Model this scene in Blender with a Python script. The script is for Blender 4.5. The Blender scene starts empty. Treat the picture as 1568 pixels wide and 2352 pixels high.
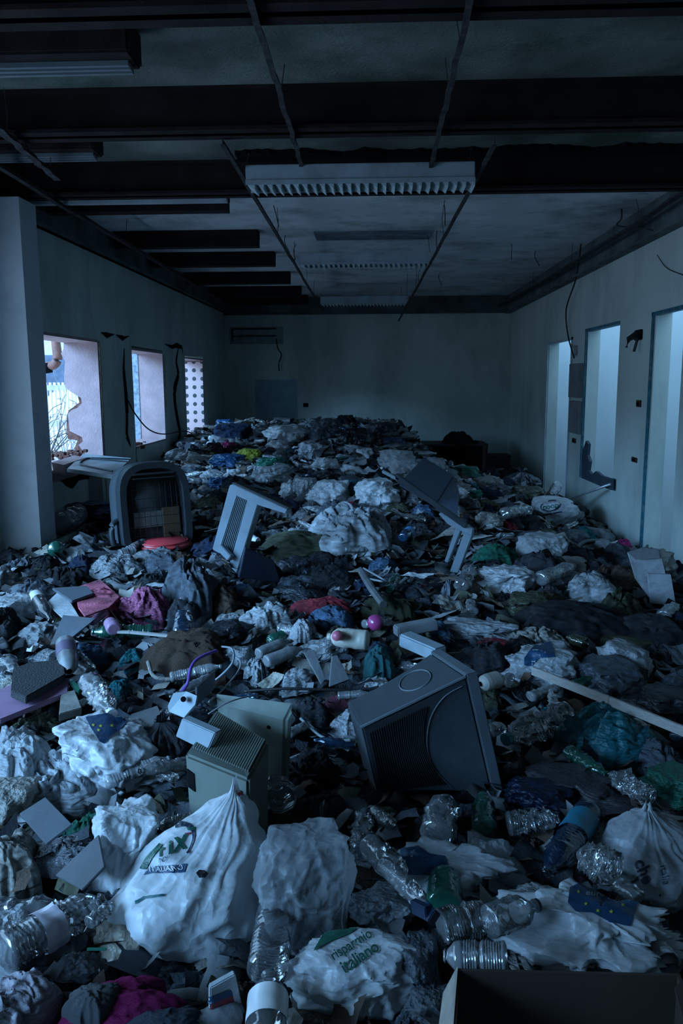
import bpy, bmesh, math, random
import numpy as np
from mathutils import Vector, Matrix
from mathutils.bvhtree import BVHTree
random.seed(11)
RNG = np.random.RandomState(5)
C = bpy.context.scene.collection
SC = bpy.context.scene

# ------------------------------------------------------------------ camera
F = 1850.0
YAW, PITCH, ROLL = math.radians(2.4), math.radians(-9.15), math.radians(0.3)
CAM = Vector((0, 0, 1.6))
FW = Vector((-math.sin(YAW)*math.cos(PITCH), math.cos(YAW)*math.cos(PITCH), math.sin(PITCH)))
_r = Vector((math.cos(YAW), math.sin(YAW), 0)); _u = _r.cross(FW)
RT = _r*math.cos(ROLL) - _u*math.sin(ROLL)
UP = _r*math.sin(ROLL) + _u*math.cos(ROLL)
cd = bpy.data.cameras.new('camera'); cam = bpy.data.objects.new('camera', cd); C.objects.link(cam)
cd.sensor_fit = 'VERTICAL'; cd.sensor_height = 36; cd.sensor_width = 24; cd.lens = F/2352*36
cd.clip_end = 200; cd.clip_start = 0.05
cam.matrix_world = Matrix(((RT.x, UP.x, -FW.x, CAM.x), (RT.y, UP.y, -FW.y, CAM.y), (RT.z, UP.z, -FW.z, CAM.z), (0, 0, 0, 1)))
SC.camera = cam
def ray(x, y): return FW + RT*((x-784)/F) + UP*((1176-y)/F)
def aY(x, y, Y): d = ray(x, y); return CAM + d*(Y/d.y)
def aZ(x, y, Z): d = ray(x, y); return CAM + d*((Z-1.6)/d.z)
def aX(x, y, X): d = ray(x, y); return CAM + d*(X/d.x)
def pix(p):
    d = Vector(p)-CAM; z = d.dot(FW)
    return (784+F*d.dot(RT)/z, 1176-F*d.dot(UP)/z, z)

# ------------------------------------------------------------------ noise
_P = RNG.permutation(256); _P = np.concatenate([_P, _P, _P])
_G = RNG.normal(size=(256, 3)); _G /= np.linalg.norm(_G, axis=1)[:, None]
def pn(x, y, z=0.0):
    x, y, z = np.broadcast_arrays(np.asarray(x, float), np.asarray(y, float), np.asarray(z, float))
    xi, yi, zi = np.floor(x).astype(int), np.floor(y).astype(int), np.floor(z).astype(int)
    xf, yf, zf = x-xi, y-yi, z-zi
    s = lambda t: t*t*t*(t*(t*6-15)+10)
    u, v, w = s(xf), s(yf), s(zf); xi &= 255; yi &= 255; zi &= 255
    def g(i, j, k):
        h = _P[_P[_P[xi+i]+yi+j]+zi+k]; gr = _G[h]
        return gr[..., 0]*(xf-i)+gr[..., 1]*(yf-j)+gr[..., 2]*(zf-k)
    L = lambda a, b, t: a+t*(b-a)
    return L(L(L(g(0, 0, 0), g(1, 0, 0), u), L(g(0, 1, 0), g(1, 1, 0), u), v),
             L(L(g(0, 0, 1), g(1, 0, 1), u), L(g(0, 1, 1), g(1, 1, 1), u), v), w)*1.6
def ridge(x, y, z=0.0): return (1-np.abs(pn(x, y, z))*1.6)
def sst(a, b, x): t = np.clip((np.asarray(x, float)-a)/(b-a), 0, 1); return t*t*(3-2*t)

# ------------------------------------------------------------------ terrain of the heap
def T(X, Y):
    L = np.interp(Y, [0, 2, 3.5, 5, 7, 9, 11, 12.3, 13.2, 14.4], [.26, .28, .33, .42, .58, .76, .94, .99, .78, .6])
    R = np.interp(Y, [0, 3, 5, 7, 11, 14.4], [.26, .3, .26, .14, .12, .28])
    fk = sst(8.5, 10.5, Y); r = sst(.3, 2.25, X)*(1-fk)+sst(.15, 1.25, X)*fk
    z = L*(1-r)+R*r
    z = z - .30*np.exp(-((X+2.5)/.5)**2-((Y-7.0)/1.3)**2)
    z = z - .10*sst(-1.9, -2.6, X)*sst(7.5, 9, Y)
    z = z - .07*np.exp(-((X+.15)/.45)**2-((Y-2.9)/.5)**2)
    return z+.05*pn(np.asarray(X)*1.3, np.asarray(Y)*1.3, 3.7)
def Tz(x, y): return float(T(x, y))
def G(px, py, dz=0.0):
    d = ray(px, py); lo, hi = 1.0, 1.0
    t = 1.0
    while t < 18:
        p = CAM+d*t
        if p.z < Tz(p.x, p.y)+dz: break
        t += .05
    a, b = t-.05, t
    for _ in range(12):
        m = (a+b)/2; p = CAM+d*m
        if p.z < Tz(p.x, p.y)+dz: b = m
        else: a = m
    return CAM+d*b

# ------------------------------------------------------------------ materials
MATS = {}
def nodes(name):
    m = bpy.data.materials.new(name); m.use_nodes = True; nt = m.node_tree
    return m, nt, nt.nodes['Principled BSDF'], nt.nodes['Material Output']
def mat(name, col, rough=.7, metal=0.0, var=.25, scale=6.0, bump=0.0, bscale=60.0, coat=0.0, dirt=None, dscale=3.0, damt=.5, kind='plain', alpha=.5, stretch=None, spec=None):
    if name in MATS: return MATS[name]
    m, nt, b, out = nodes(name); N = nt.nodes.new; Lk = nt.links.new
    tc = N('ShaderNodeTexCoord'); src = tc.outputs['Object']
    if stretch:
        mp = N('ShaderNodeMapping'); mp.inputs['Scale'].default_value = stretch; Lk(src, mp.inputs[0]); src = mp.outputs[0]
    n1 = N('ShaderNodeTexNoise'); n1.inputs['Scale'].default_value = scale; n1.inputs['Detail'].default_value = 6; Lk(src, n1.inputs['Vector'])
    rp = N('ShaderNodeValToRGB'); Lk(n1.outputs['Fac'], rp.inputs[0])
    a = 1-var; rp.color_ramp.elements[0].position = .3; rp.color_ramp.elements[1].position = .72
    rp.color_ramp.elements[0].color = (col[0]*a, col[1]*a, col[2]*a, 1)
    rp.color_ramp.elements[1].color = (min(1, col[0]*(1+var*.5)), min(1, col[1]*(1+var*.5)), min(1, col[2]*(1+var*.5)), 1)
    cs = rp.outputs[0]
    if dirt:
        n2 = N('ShaderNodeTexNoise'); n2.inputs['Scale'].default_value = dscale; n2.inputs['Detail'].default_value = 8; n2.inputs['Roughness'].default_value = .7
        Lk(src, n2.inputs['Vector'])
        r2 = N('ShaderNodeValToRGB'); r2.color_ramp.elements[0].position = .48; r2.color_ramp.elements[1].position = .66
        r2.color_ramp.elements[1].color = (damt, damt, damt, 1); Lk(n2.outputs['Fac'], r2.inputs[0])
        mx = N('ShaderNodeMixRGB'); Lk(r2.outputs[0], mx.inputs[0]); Lk(cs, mx.inputs[1]); mx.inputs[2].default_value = (*dirt, 1); cs = mx.outputs[0]
    Lk(cs, b.inputs['Base Color']); b.inputs['Roughness'].default_value = rough; b.inputs['Metallic'].default_value = metal
    b.inputs['Coat Weight'].default_value = coat
    if spec is not None: b.inputs['Specular IOR Level'].default_value = spec
    if bump:
        n3 = N('ShaderNodeTexNoise'); n3.inputs['Scale'].default_value = bscale; n3.inputs['Detail'].default_value = 5; Lk(tc.outputs['Object'], n3.inputs['Vector'])
        bm = N('ShaderNodeBump'); bm.inputs['Strength'].default_value = bump; bm.inputs['Distance'].default_value = .01
        Lk(n3.outputs['Fac'], bm.inputs['Height']); Lk(bm.outputs[0], b.inputs['Normal'])
    if kind == 'cloth':              # wrinkles pressed into the fabric
        rn = N('ShaderNodeTexNoise'); rn.noise_type = 'RIDGED_MULTIFRACTAL'; rn.inputs['Scale'].default_value = 3.2; rn.inputs['Detail'].default_value = 3.5; rn.inputs['Distortion'].default_value = 1.1; rn.inputs['Roughness'].default_value = .55
        Lk(tc.outputs['Object'], rn.inputs['Vector']); b3 = N('ShaderNodeBump'); b3.inputs['Strength'].default_value = .7; b3.inputs['Distance'].default_value = .045
        Lk(rn.outputs['Fac'], b3.inputs['Height']); Lk(bm.outputs[0], b3.inputs['Normal']); Lk(b3.outputs[0], b.inputs['Normal'])
    if kind in ('bag', 'clear'):     # crinkles of thin film
        vo = N('ShaderNodeTexVoronoi'); vo.inputs['Scale'].default_value = 9 if kind == 'bag' else 14
        wn = N('ShaderNodeTexNoise'); wn.inputs['Scale'].default_value = 5; Lk(tc.outputs['Object'], wn.inputs['Vector'])
        wm = N('ShaderNodeMixRGB'); wm.inputs[0].default_value = .22; Lk(tc.outputs['Object'], wm.inputs[1]); Lk(wn.outputs['Color'], wm.inputs[2]); Lk(wm.outputs[0], vo.inputs['Vector'])
        b2 = N('ShaderNodeBump'); b2.inputs['Strength'].default_value = (.22 if 'smooth' in name else .45) if kind == 'bag' else .14; b2.inputs['Distance'].default_value = .03 if kind == 'bag' else .008; Lk(vo.outputs['Distance'], b2.inputs['Height'])
        if bump: Lk(bm.outputs[0], b2.inputs['Normal'])
        Lk(b2.outputs[0], b.inputs['Normal'])
    if kind == 'bag':          # thin polythene: part of the light comes through it
        tr = N('ShaderNodeBsdfTranslucent'); Lk(cs, tr.inputs[0]); mx = N('ShaderNodeMixShader'); mx.inputs[0].default_value = .25
        Lk(b.outputs[0], mx.inputs[1]); Lk(tr.outputs[0], mx.inputs[2]); sh = mx.outputs[0]
        if alpha < 1:
            tp = N('ShaderNodeBsdfTransparent'); m2 = N('ShaderNodeMixShader'); m2.inputs[0].default_value = alpha
            Lk(tp.outputs[0], m2.inputs[1]); Lk(sh, m2.inputs[2]); sh = m2.outputs[0]
        Lk(sh, out.inputs[0])
    if kind == 'clear':        # bottle plastic: mostly see-through with sharp highlights
        tp = N('ShaderNodeBsdfTransparent'); tp.inputs[0].default_value = (min(1, .45+.5*col[0]), min(1, .45+.5*col[1]), min(1, .45+.5*col[2]), 1)
        df = N('ShaderNodeBsdfDiffuse'); df.inputs[0].default_value = (*col, 1)
        gl = N('ShaderNodeBsdfGlossy'); gl.inputs['Roughness'].default_value = .07; gl.inputs[0].default_value = (1, 1, 1, 1); Lk(b2.outputs[0], gl.inputs['Normal']); Lk(b2.outputs[0], df.inputs['Normal'])
        m1 = N('ShaderNodeMixShader'); m1.inputs[0].default_value = alpha*.8; Lk(tp.outputs[0], m1.inputs[1]); Lk(df.outputs[0], m1.inputs[2])
        fr = N('ShaderNodeFresnel'); fr.inputs['IOR'].default_value = 1.6; Lk(b2.outputs[0], fr.inputs['Normal'])
        ml = N('ShaderNodeMath'); ml.operation = 'MULTIPLY_ADD'; ml.inputs[1].default_value = 1.0; ml.inputs[2].default_value = .035; ml.use_clamp = True; Lk(fr.outputs[0], ml.inputs[0])
        m2 = N('ShaderNodeMixShader'); Lk(ml.outputs[0], m2.inputs[0]); Lk(m1.outputs[0], m2.inputs[1]); Lk(gl.outputs[0], m2.inputs[2])
        Lk(m2.outputs[0], out.inputs[0])
    MATS[name] = m; return m
PAL = {
 'black': (.012, .013, .016), 'charcoal': (.035, .038, .045), 'slate': (.085, .10, .12), 'navy': (.012, .022, .05), 'brown': (.11, .075, .055),
 'olive': (.075, .08, .05), 'grey': (.2, .21, .22), 'pale': (.40, .42, .44), 'maroon': (.28, .03, .045), 'beige': (.42, .35, .27), 'teal': (.02, .16, .19),
 'pink': (.52, .13, .19), 'denim': (.07, .13, .22), 'red': (.6, .05, .06), 'purple': (.2, .1, .3), 'cream': (.5, .47, .4), 'green': (.02, .15, .10),
 'blue': (.02, .08, .18), 'yellow': (.5, .5, .06), 'magenta': (.36, .03, .14), 'mauve': (.34, .19, .30), 'white': (.62, .64, .66), 'tan': (.5, .42, .33), 'dirty': (.3, .28, .25)}
def cloth(c): return mat('cloth_'+c, PAL[c], .95, var=.55, scale=7, bump=.5, bscale=90, kind='cloth', dirt=(.05, .045, .04), dscale=5, damt=.5, spec=.2)
def knit(c): return mat('knit_'+c, PAL[c], 1.0, var=.5, scale=60, bump=1.0, bscale=160, spec=.1)
def bagm(c, a=1.0): return mat('film_%s_%d' % (c, a*100), PAL[c], .34, var=.22, scale=5, bump=.35, bscale=26, kind='bag', alpha=a, coat=.15)
def bags(c, a=1.0): return mat('film_smooth_%s_%d' % (c, a*100), PAL[c], .38, var=.18, scale=4, bump=.12, bscale=14, kind='bag', alpha=a, coat=.12)
def clear(c='white', a=.12): return mat('bottle_%s_%d' % (c, a*100), PAL[c], .08, var=.1, kind='clear', alpha=a, bump=.15, bscale=25)
def plas(c, r=.45): return mat('plastic_%s_%d' % (c, r*100), PAL[c], r, var=.18, scale=9, bump=.06, bscale=300, dirt=(.04, .04, .04), dscale=6, damt=.4)
def paper(c): return mat('paper_'+c, PAL[c], .85, var=.25, scale=8, bump=.3, bscale=40, dirt=(.1, .09, .08), dscale=7, damt=.6)
def metalm(c, r=.5): return mat('metal_'+c, PAL[c], r, metal=.6, var=.3, scale=12)
M_plaster = mat('wall_plaster', (.54, .60, .55), .92, var=.16, scale=1.3, bump=.25, bscale=140, dirt=(.24, .29, .27), dscale=1.1, damt=.55, stretch=(1, 1, .45), spec=.2)
M_ceil = mat('ceiling_plaster', (.66, .70, .72), .95, var=.2, scale=1.6, bump=.2, bscale=90, dirt=(.08, .11, .1), dscale=1.3, damt=.6, spec=.1)
M_slab = mat('ceiling_concrete', (.17, .19, .17), .97, var=.6, scale=2.2, bump=.6, bscale=60, dirt=(.05, .08, .06), dscale=1.6, damt=.8, spec=.1)
M_steel = mat('rusted_steel', (.02, .014, .014), .85, var=.5, scale=7, bump=.4, bscale=60, spec=.15)
M_rustbar = mat('rusted_bar', (.05, .05, .05), .9, var=.6, scale=14, bump=.6, bscale=60, spec=.15)
M_white = mat('white_enamel', (.30, .36, .40), .5, var=.15, scale=5, dirt=(.1, .1, .1), dscale=4, damt=.4)
M_blue = mat('blue_frame_paint', (.012, .13, .18), .6, var=.3, scale=9, dirt=(.3, .36, .38), dscale=14, damt=.5)
M_pale = mat('pale_room_paint', (.62, .68, .70), .9, var=.08, scale=2, spec=.1)
M_jamb = mat('jamb_plaster', (.40, .27, .27), .9, var=.2, scale=6, bump=.4, bscale=60, dirt=(.26, .2, .2), dscale=4, damt=.6)
M_brick = mat('broken_brick', (.17, .07, .055), .95, var=.6, scale=18, bump=1, bscale=50)
M_dark = mat('dark_void', (.008, .008, .009), .95, var=.3, spec=.05)
M_snow = mat('pale_ground', (.95, .74, .70), .9, var=.15, scale=.8)

# ------------------------------------------------------------------ objects
def link(name, me, m=None, parent=None, smooth=False):
    o = bpy.data.objects.new(name, me); C.objects.link(o)
    if m is not None:
        for mm in (m if isinstance(m, (list, tuple)) else [m]): me.materials.append(mm)
    if smooth: me.polygons.foreach_set('use_smooth', [True]*len(me.polygons))
    if parent is not None: o.parent = parent
    return o
def tag(o, label, cat, group=None, kind=None):
    o['label'] = label; o['category'] = cat
    if group: o['group'] = group
    if kind: o['kind'] = kind
    return o
def thing(name, label, cat, loc=(0, 0, 0), rz=0, group=None):
    o = bpy.data.objects.new(name, None); C.objects.link(o); o.location = loc; o.rotation_euler = (0, 0, rz); o.empty_display_size = .05
    return tag(o, label, cat, group)
def pymesh(vs, fs, name='m'):
    me = bpy.data.meshes.new(name); me.from_pydata([tuple(v) for v in vs], [], fs); me.update(); return me
class B:
    """collects boxes, bars, tubes into one mesh"""
    def __init__(s): s.v = []; s.f = []
    def box(s, a, b):
        x0, y0, z0 = a; x1, y1, z1 = b
        s.hexa([(x0, y0, z0), (x1, y0, z0), (x1, y1, z0), (x0, y1, z0)], [(x0, y0, z1), (x1, y0, z1), (x1, y1, z1), (x0, y1, z1)]); return s
    def hexa(s, lo, hi):
        n = len(s.v); k = len(lo); s.v += [tuple(p) for p in lo]+[tuple(p) for p in hi]
        s.f.append(tuple(n+i for i in range(k))[::-1]); s.f.append(tuple(n+k+i for i in range(k)))
        for i in range(k): j = (i+1) % k; s.f.append((n+i, n+j, n+k+j, n+k+i))
        return s
    def bar(s, p, q, w, h, up=(0, 0, 1)):
        p, q = Vector(p), Vector(q); d = (q-p).normalized(); up = Vector(up)
        if abs(d.dot(up)) > .98: up = Vector((1, 0, 0))
        x = d.cross(up).normalized(); y = x.cross(d)
        c = [x*w/2*a+y*h/2*b for a, b in ((-1, -1), (1, -1), (1, 1), (-1, 1))]
        return s.hexa([p+k for k in c], [q+k for k in c])
    def tube(s, pts, r, n=8, taper=None):
        pts = [Vector(p) for p in pts]; base = len(s.v); K = len(pts)
        for i, p in enumerate(pts):
            d = (pts[min(i+1, K-1)]-pts[max(i-1, 0)]).normalized(); up = Vector((0, 0, 1)) if abs(d.z) < .95 else Vector((1, 0, 0))
            x = d.cross(up).normalized(); y = x.cross(d); rr = r if taper is None else r*taper(i/(K-1))
            for a in range(n): t = 2*math.pi*a/n; s.v.append(tuple(p+x*rr*math.cos(t)+y*rr*math.sin(t)))
        for i in range(K-1):
            for a in range(n): b_ = (a+1) % n; s.f.append((base+i*n+a, base+i*n+b_, base+(i+1)*n+b_, base+(i+1)*n+a))
        s.f.append(tuple(base+a for a in range(n))[::-1]); s.f.append(tuple(base+(K-1)*n+a for a in range(n))); return s
    def build(s, name, m, parent=None, smooth=False, bevel=0):
        me = pymesh(s.v, s.f, name); bm = bmesh.new(); bm.from_mesh(me); bmesh.ops.recalc_face_normals(bm, faces=bm.faces)
        if bevel: bmesh.ops.bevel(bm, geom=[e for e in bm.edges if e.calc_face_angle(0) > .5], offset=bevel, segments=2, affect='EDGES', clamp_overlap=True)
        bm.to_mesh(me); bm.free(); return link(name, me, m, parent, smooth)
def struct(o): o['kind'] = 'structure'; return o
def prism(pts, off):
    pts = [Vector(p) for p in pts]; return B().hexa(pts, [p+Vector(off) for p in pts])
def catmull(P, n=8):
    P = [Vector(p) for p in P]; out = []
    for i in range(len(P)-1):
        a, b, c, d = P[max(i-1, 0)], P[i], P[i+1], P[min(i+2, len(P)-1)]
        for k in range(n):
            t = k/n; out.append(.5*((2*b)+(c-a)*t+(2*a-5*b+4*c-d)*t*t+(3*b-a-3*c+d)*t**3))
    out.append(P[-1]); return out

# ------------------------------------------------------------------ the room
XL, XR, YB, ZC = -2.63, 2.32, 14.3, 3.05
W1 = (6.3, 7.69, .92, 2.0); W2 = (8.78, 10.07, .90, 1.97); W3 = (11.24, 12.45, .87, 1.95)
b = B(); xo = XL-.33
b.box((xo, -3, 0), (XL, -.9, 3.3)).box((xo, -.9, 0), (XL, 5.0, .45)).box((xo, -.9, 2.35), (XL, 5.0, 3.3)).box((xo, 5.0, 0), (XL, W1[0], 3.3))
b.box((xo, W1[0], 2.0), (XL, 7.9, 3.3)).box((xo, W1[0], 0), (XL-.16, W1[1], .8)).box((XL-.17, W1[1]+.07, 0), (XL, W2[0], 2.0)).box((xo, 8.3, 0), (XL-.17, W2[0], 2.0)).box((xo+.1, W1[1], 0), (XL-.02, W2[0], .86))
b.box((xo, 7.9, 2.0), (XL, 14.6, 3.3)).box((xo, W2[0]-.02, 0), (XL, W2[1]+.02, W2[2])).box((xo, W2[1], 0), (XL, W3[0], 2.0)).box((xo, W3[0]-.02, 0), (XL, W3[1]+.02, W3[2])).box((xo, W3[1], 0), (XL, 14.6, 2.0))
wall_left = struct(b.build('wall_left', M_plaster))
# broken far jamb of the nearest window: plaster face with brick showing where it broke off
jp = [(aY(x, y, 7.69)) for x, y in [(211, 782), (145, 776), (146, 800), (140, 812), (149, 830), (147, 870), (150, 890), (160, 898), (172, 906), (186, 914), (188, 926), (178, 936), (164, 942), (156, 950), (158, 975), (160, 990), (172, 996), (188, 1004), (190, 1014), (180, 1022), (190, 1036), (200, 1048), (222, 1046)]]
jp[0].x = XL; jp[-1].x = XL
struct(prism(jp, (0, .035, 0)).build('jamb_plaster', M_jamb, wall_left))
jb = [(aY(x, y, 7.73)) for x, y in [(213, 778), (150, 780), (152, 800), (148, 830), (152, 880), (164, 898), (178, 908), (182, 924), (170, 934), (158, 942), (153, 955), (153, 990), (156, 1008), (178, 1012), (170, 1030), (180, 1050), (222, 1052)]]
jb[0].x = XL-.01; jb[-1].x = XL-.01
struct(prism(jb, (0, .10, 0)).build('broken_brick', M_brick, wall_left))
# plastered reveals of the windows (outer strips)
for (y0, y1, z0, z1) in (W2, W3):
    struct(B().box((xo+.002, y1-.012, z0), (XL-.001, y1+.01, z1)).box((xo, y0, z0-.01), (XL+.005, y1, z0+.012)).box((xo, y0, z1-.012), (XL, y1, z1+.01)).build('window_reveal', M_jamb, wall_left))
struct(B().box((xo, W1[0], 1.985), (XL+.001, W1[1], 2.01)).box((xo, W1[0], .80), (XL+.0, W1[1], .90)).build('window_reveal', M_jamb, wall_left))
# outer vertical strips seen past the reveal of the second window
struct(B().box((xo-.05, W2[1]-.02, .9), (xo+.02, W2[1]+.03, 1.97)).build('window_frame', mat('old_frame', (.25, .3, .36), .8, var=.6, scale=20), wall_left))
for (y1, z0, z1) in ((W1[1], 1.2, 1.98), (W2[1], 1.3, 1.95)):
    struct(B().box((XL-.002, y1+.02, z0), (XL+.012, y1+.055, z1)).build('window_trim', mat('cream_trim', (.4, .36, .3), .8, var=.5, scale=30), wall_left))
# perforated white sheet closing the farthest window
m, nt, pb, out = nodes('perforated_sheet'); N = nt.nodes.new; Lk = nt.links.new
tc = N('ShaderNodeTexCoord'); sx = N('ShaderNodeSeparateXYZ'); Lk(tc.outputs['Object'], sx.inputs[0])
def cell(sock, size, off):
    a = N('ShaderNodeMath'); a.operation = 'ADD'; a.inputs[1].default_value = off; Lk(sock, a.inputs[0])
    d = N('ShaderNodeMath'); d.operation = 'PINGPONG'; d.inputs[1].default_value = size/2; Lk(a.outputs[0], d.inputs[0])
    p = N('ShaderNodeMath'); p.operation = 'MULTIPLY'; Lk(d.outputs[0], p.inputs[0]); Lk(d.outputs[0], p.inputs[1]); return p.outputs[0]
s = N('ShaderNodeMath'); s.operation = 'ADD'; Lk(cell(sx.outputs[0], .125, 0.02), s.inputs[0]); Lk(cell(sx.outputs[2], .128, 0.0), s.inputs[1])
lt = N('ShaderNodeMath'); lt.operation = 'LESS_THAN'; lt.inputs[1].default_value = .031**2; Lk(s.outputs[0], lt.inputs[0])
mx = N('ShaderNodeMixRGB'); Lk(lt.outputs[0], mx.inputs[0]); mx.inputs[1].default_value = (.5, .34, .33, 1); mx.inputs[2].default_value = (.02, .025, .03, 1)
Lk(mx.outputs[0], pb.inputs['Base Color']); M_perf = m
struct(B().box((xo-.03, W3[1]-.03, W3[2]+.01), (XL-.006, W3[1]-.013, W3[3]-.03)).build('perforated_panel', M_perf, wall_left))
# cracks in the left wall
def crack(pts, wid, name='crack', X=XL+.004):
    P = [aX(x, y, X) for x, y in pts]; bb = B(); n = len(P)
    for i in range(n-1):
        w0 = wid*(.25+.75*math.sin(math.pi*i/(n-1)))*random.uniform(.6, 1.3) if i else wid*.1
        w1 = wid*(.25+.75*math.sin(math.pi*(i+1)/(n-1))) if i < n-2 else wid*.1
        d = (P[i+1]-P[i]); nrm = Vector((0, -d.z, d.y)).normalized()
        bb.hexa([P[i]-nrm*w0, P[i]+nrm*w0, P[i+1]+nrm*w1, P[i+1]-nrm*w1], [q+Vector((.003, 0, 0)) for q in (P[i]-nrm*w0, P[i]+nrm*w0, P[i+1]+nrm*w1, P[i+1]-nrm*w1)])
    return struct(bb.build(name, M_dark, wall_left))
crack([(410, 795), (404, 830), (410, 860), (403, 885), (400, 900), (402, 930), (407, 960), (414, 995), (404, 1030), (398, 1045)], .06)
crack([(378, 790), (395, 797), (405, 793), (418, 798), (420, 812)], .03)
crack([(232, 764), (246, 770), (262, 768)], .03); crack([(266, 769), (282, 777), (296, 772)], .03)
crack([(285, 800), (284, 850), (289, 900), (292, 950), (291, 1000), (300, 1025)], .045)
crack([(118, 1096), (150, 1100), (165, 1110), (180, 1094), (215, 1096)], .05, X=XL-.15)
# pillar on the left
pil = B().box((XL-.02, 5.48, 0), (-2.35, 5.75, 2.82)).build('pillar', mat('pillar_paint', (.66, .68, .72), .85, var=.12, scale=2, bump=.15, bscale=100, dirt=(.2, .25, .27), dscale=2, damt=.4))
tag(pil, 'pale plastered pillar at the left edge, in front of the broken windows', 'pillar')
# back wall, floor, ceiling
wb = struct(B().box((xo, YB, 0), (XR+.13, YB+.2, 3.3)).build('wall_back', M_plaster))
struct(B().box((xo, -3.2, 0), (XR+.13, -3, 3.3)).build('wall_front', M_plaster))
struct(B().box((xo, -3.2, -.15), (XR+2.3, YB+.2, 0)).build('floor', mat('floor_concrete', (.12, .12, .12), .9, var=.4)))
struct(B().box((xo, 6.0, ZC), (XR+.13, YB+.2, 3.3)).build('ceiling', M_ceil))
struct(B().box((xo, -3.2, ZC+.02), (XR+.13, 6.0, 3.3)).build('ceiling', M_slab))
# right wall with two doorways and a knocked-out window
D1 = (9.75, 11.05, 0, 2.11); R2 = (7.92, 9.07, .53, 2.16); D3 = (6.3, 6.92, 0, 2.16)
b = B(); x1 = XR+.13
for y0, y1 in ((-3, D3[0]), (D3[1], R2[0]), (R2[1], D1[0]), (D1[1], YB)): b.box((XR, y0, 0), (x1, y1, 3.3))
for (y0, y1, z0, z1) in (D1, R2, D3):
    b.box((XR, y0, z1), (x1, y1, 3.3))
    if z0: b.box((XR, y0, 0), (x1, y1, z0))
wall_right = struct(b.build('wall_right', M_plaster))
# rooms beyond the right wall; roof left off so the sky brightens them
struct(B().box((x1+1.7, 3, 0), (x1+1.85, 16, 2.9)).box((x1, 11.35, 0), (x1+1.7, 11.5, 2.9)).box((x1, 9.35, 0), (x1+1.7, 9.5, 2.9)).box((x1, 7.35, 0), (x1+1.7, 7.5, 2.9)).box((x1, 5, 0), (x1+1.7, 5.1, 2.9)).build('wall_side_rooms', M_pale))
# blue frames
def frame(name, y0, y1, z0, z1, w, m, sides='LRT', fx=XR-.02):
    bb = B()
    if 'L' in sides: bb.box((fx, y1-w*.6, z0), (fx+w, y1, z1))
    if 'R' in sides: bb.box((fx, y0, z0), (fx+w, y0+w*.4, z1))
    if 'T' in sides: bb.box((fx, y0, z1-.03), (fx+w, y1, z1))
    return struct(bb.build(name, m))
frame('door_2', D3[0], D3[1]+.06, 0, D3[3], .05, M_blue, 'LT')
frame('window_4', R2[0], R2[1]+.06, R2[2], R2[3], .07, M_blue, 'LT')
frame('door_1', D1[0], D1[1]+.04, 0, D1[3], .05, mat('pale_frame', (.4, .48, .52), .6))
# torn lining hanging on the lower left of the knocked-out window and loose wood on its sill
st = [aX(x, y, XR-.06) for x, y in [(1335, 1098), (1336, 1040), (1345, 1012), (1350, 1020), (1348, 1045), (1353, 1060), (1350, 1080), (1358, 1090), (1368, 1082), (1380, 1092), (1402, 1100), (1401, 1126)]]
o = prism(st, (.03, 0, 0)).build('torn_lining', mat('torn_dark_lining', (.03, .05, .07), .8)); tag(o, 'torn dark lining at the bottom of the knocked-out right wall window', 'lining')
# ducts / steel at the wall heads
def beam_i(name, x0, x1_, y, zb, h, w=.12):
    return B().box((x0, y-w/2, zb), (x1_, y+w/2, zb+.018)).box((x0, y-.02, zb), (x1_, y+.02, zb+h)).box((x0, y-w/2, zb+h-.018), (x1_, y+w/2, zb+h))
for k, (y, lab) in enumerate(((3.02, 'black rusted steel beam crossing the ceiling at the top edge of the picture'), (4.37, 'wide black steel beam crossing the ceiling above the pillar, second from the top'), (5.72, 'black steel beam just behind the large fluorescent light fitting'))):
    o = beam_i('ceiling_beam', XL, XR, y, 2.86, .21, .17).build('ceiling_beam', M_steel); tag(o, lab, 'beam', 'steel ceiling beams')
for k, (ypx, xr) in enumerate(((490, 560), (570, 618), (613, 650), (653, 680), (682, 697), (704, 715))):
    p = aZ(xr, ypx, 2.9); y = p.y if k < 5 else min(p.y, 14.0)
    n = ['first', 'second', 'third', 'fourth', 'fifth', 'farthest'][k]
    o = B().box((XL+.1, y-.13, 2.9), (-1.13, y, 2.99)).box((XL+.1, y-.16, 2.985), (-1.13, y+.02, ZC)).build('ceiling_joist', M_steel); tag(o, 'short black joist under the left ceiling, %s counting from the camera' % n, 'joist', 'short joists under the left ceiling')
for (px, py, lab) in ((328, 178, 'long black ceiling box with ribbed lower edge at upper left'), (240, 374, 'shorter black ceiling box above the pillar')):
    p = aZ(px, py, 2.9)
    o = thing('ceiling_trunking', lab, 'trunking', (0, 0, 0))
    B().box((XL, p.y-.2, 2.93), (p.x, p.y, ZC+.02)).build('casing', M_steel, o, bevel=.01)
    bb = B()
    for q in range(3): bb.box((XL, p.y-.05-.03*q, 2.9+.005*q), (p.x-.03, p.y-.03-.03*q, 2.935))
    bb.build('ribbed_edge', mat('trunk_edge', (.12, .15, .17), .6), o)
o = B().box((XL, 5.81, 2.84), (-1.03, 5.87, 2.90)).build('lintel_strip', M_white); tag(o, 'pale painted metal strip running from the pillar to the large light fitting', 'strip')
M_sidebeam = mat('sooty_cornice', (.10, .125, .125), .95, var=.5, scale=3, bump=.3, bscale=50, dirt=(.02, .02, .02), dscale=2, damt=.8)
struct(B().box((XL, 5.75, 2.8), (XL+.05, YB, ZC)).box((XL, 5.75, 2.8), (XL+.1, YB, 2.815)).build('trim_1', M_sidebeam))
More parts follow.
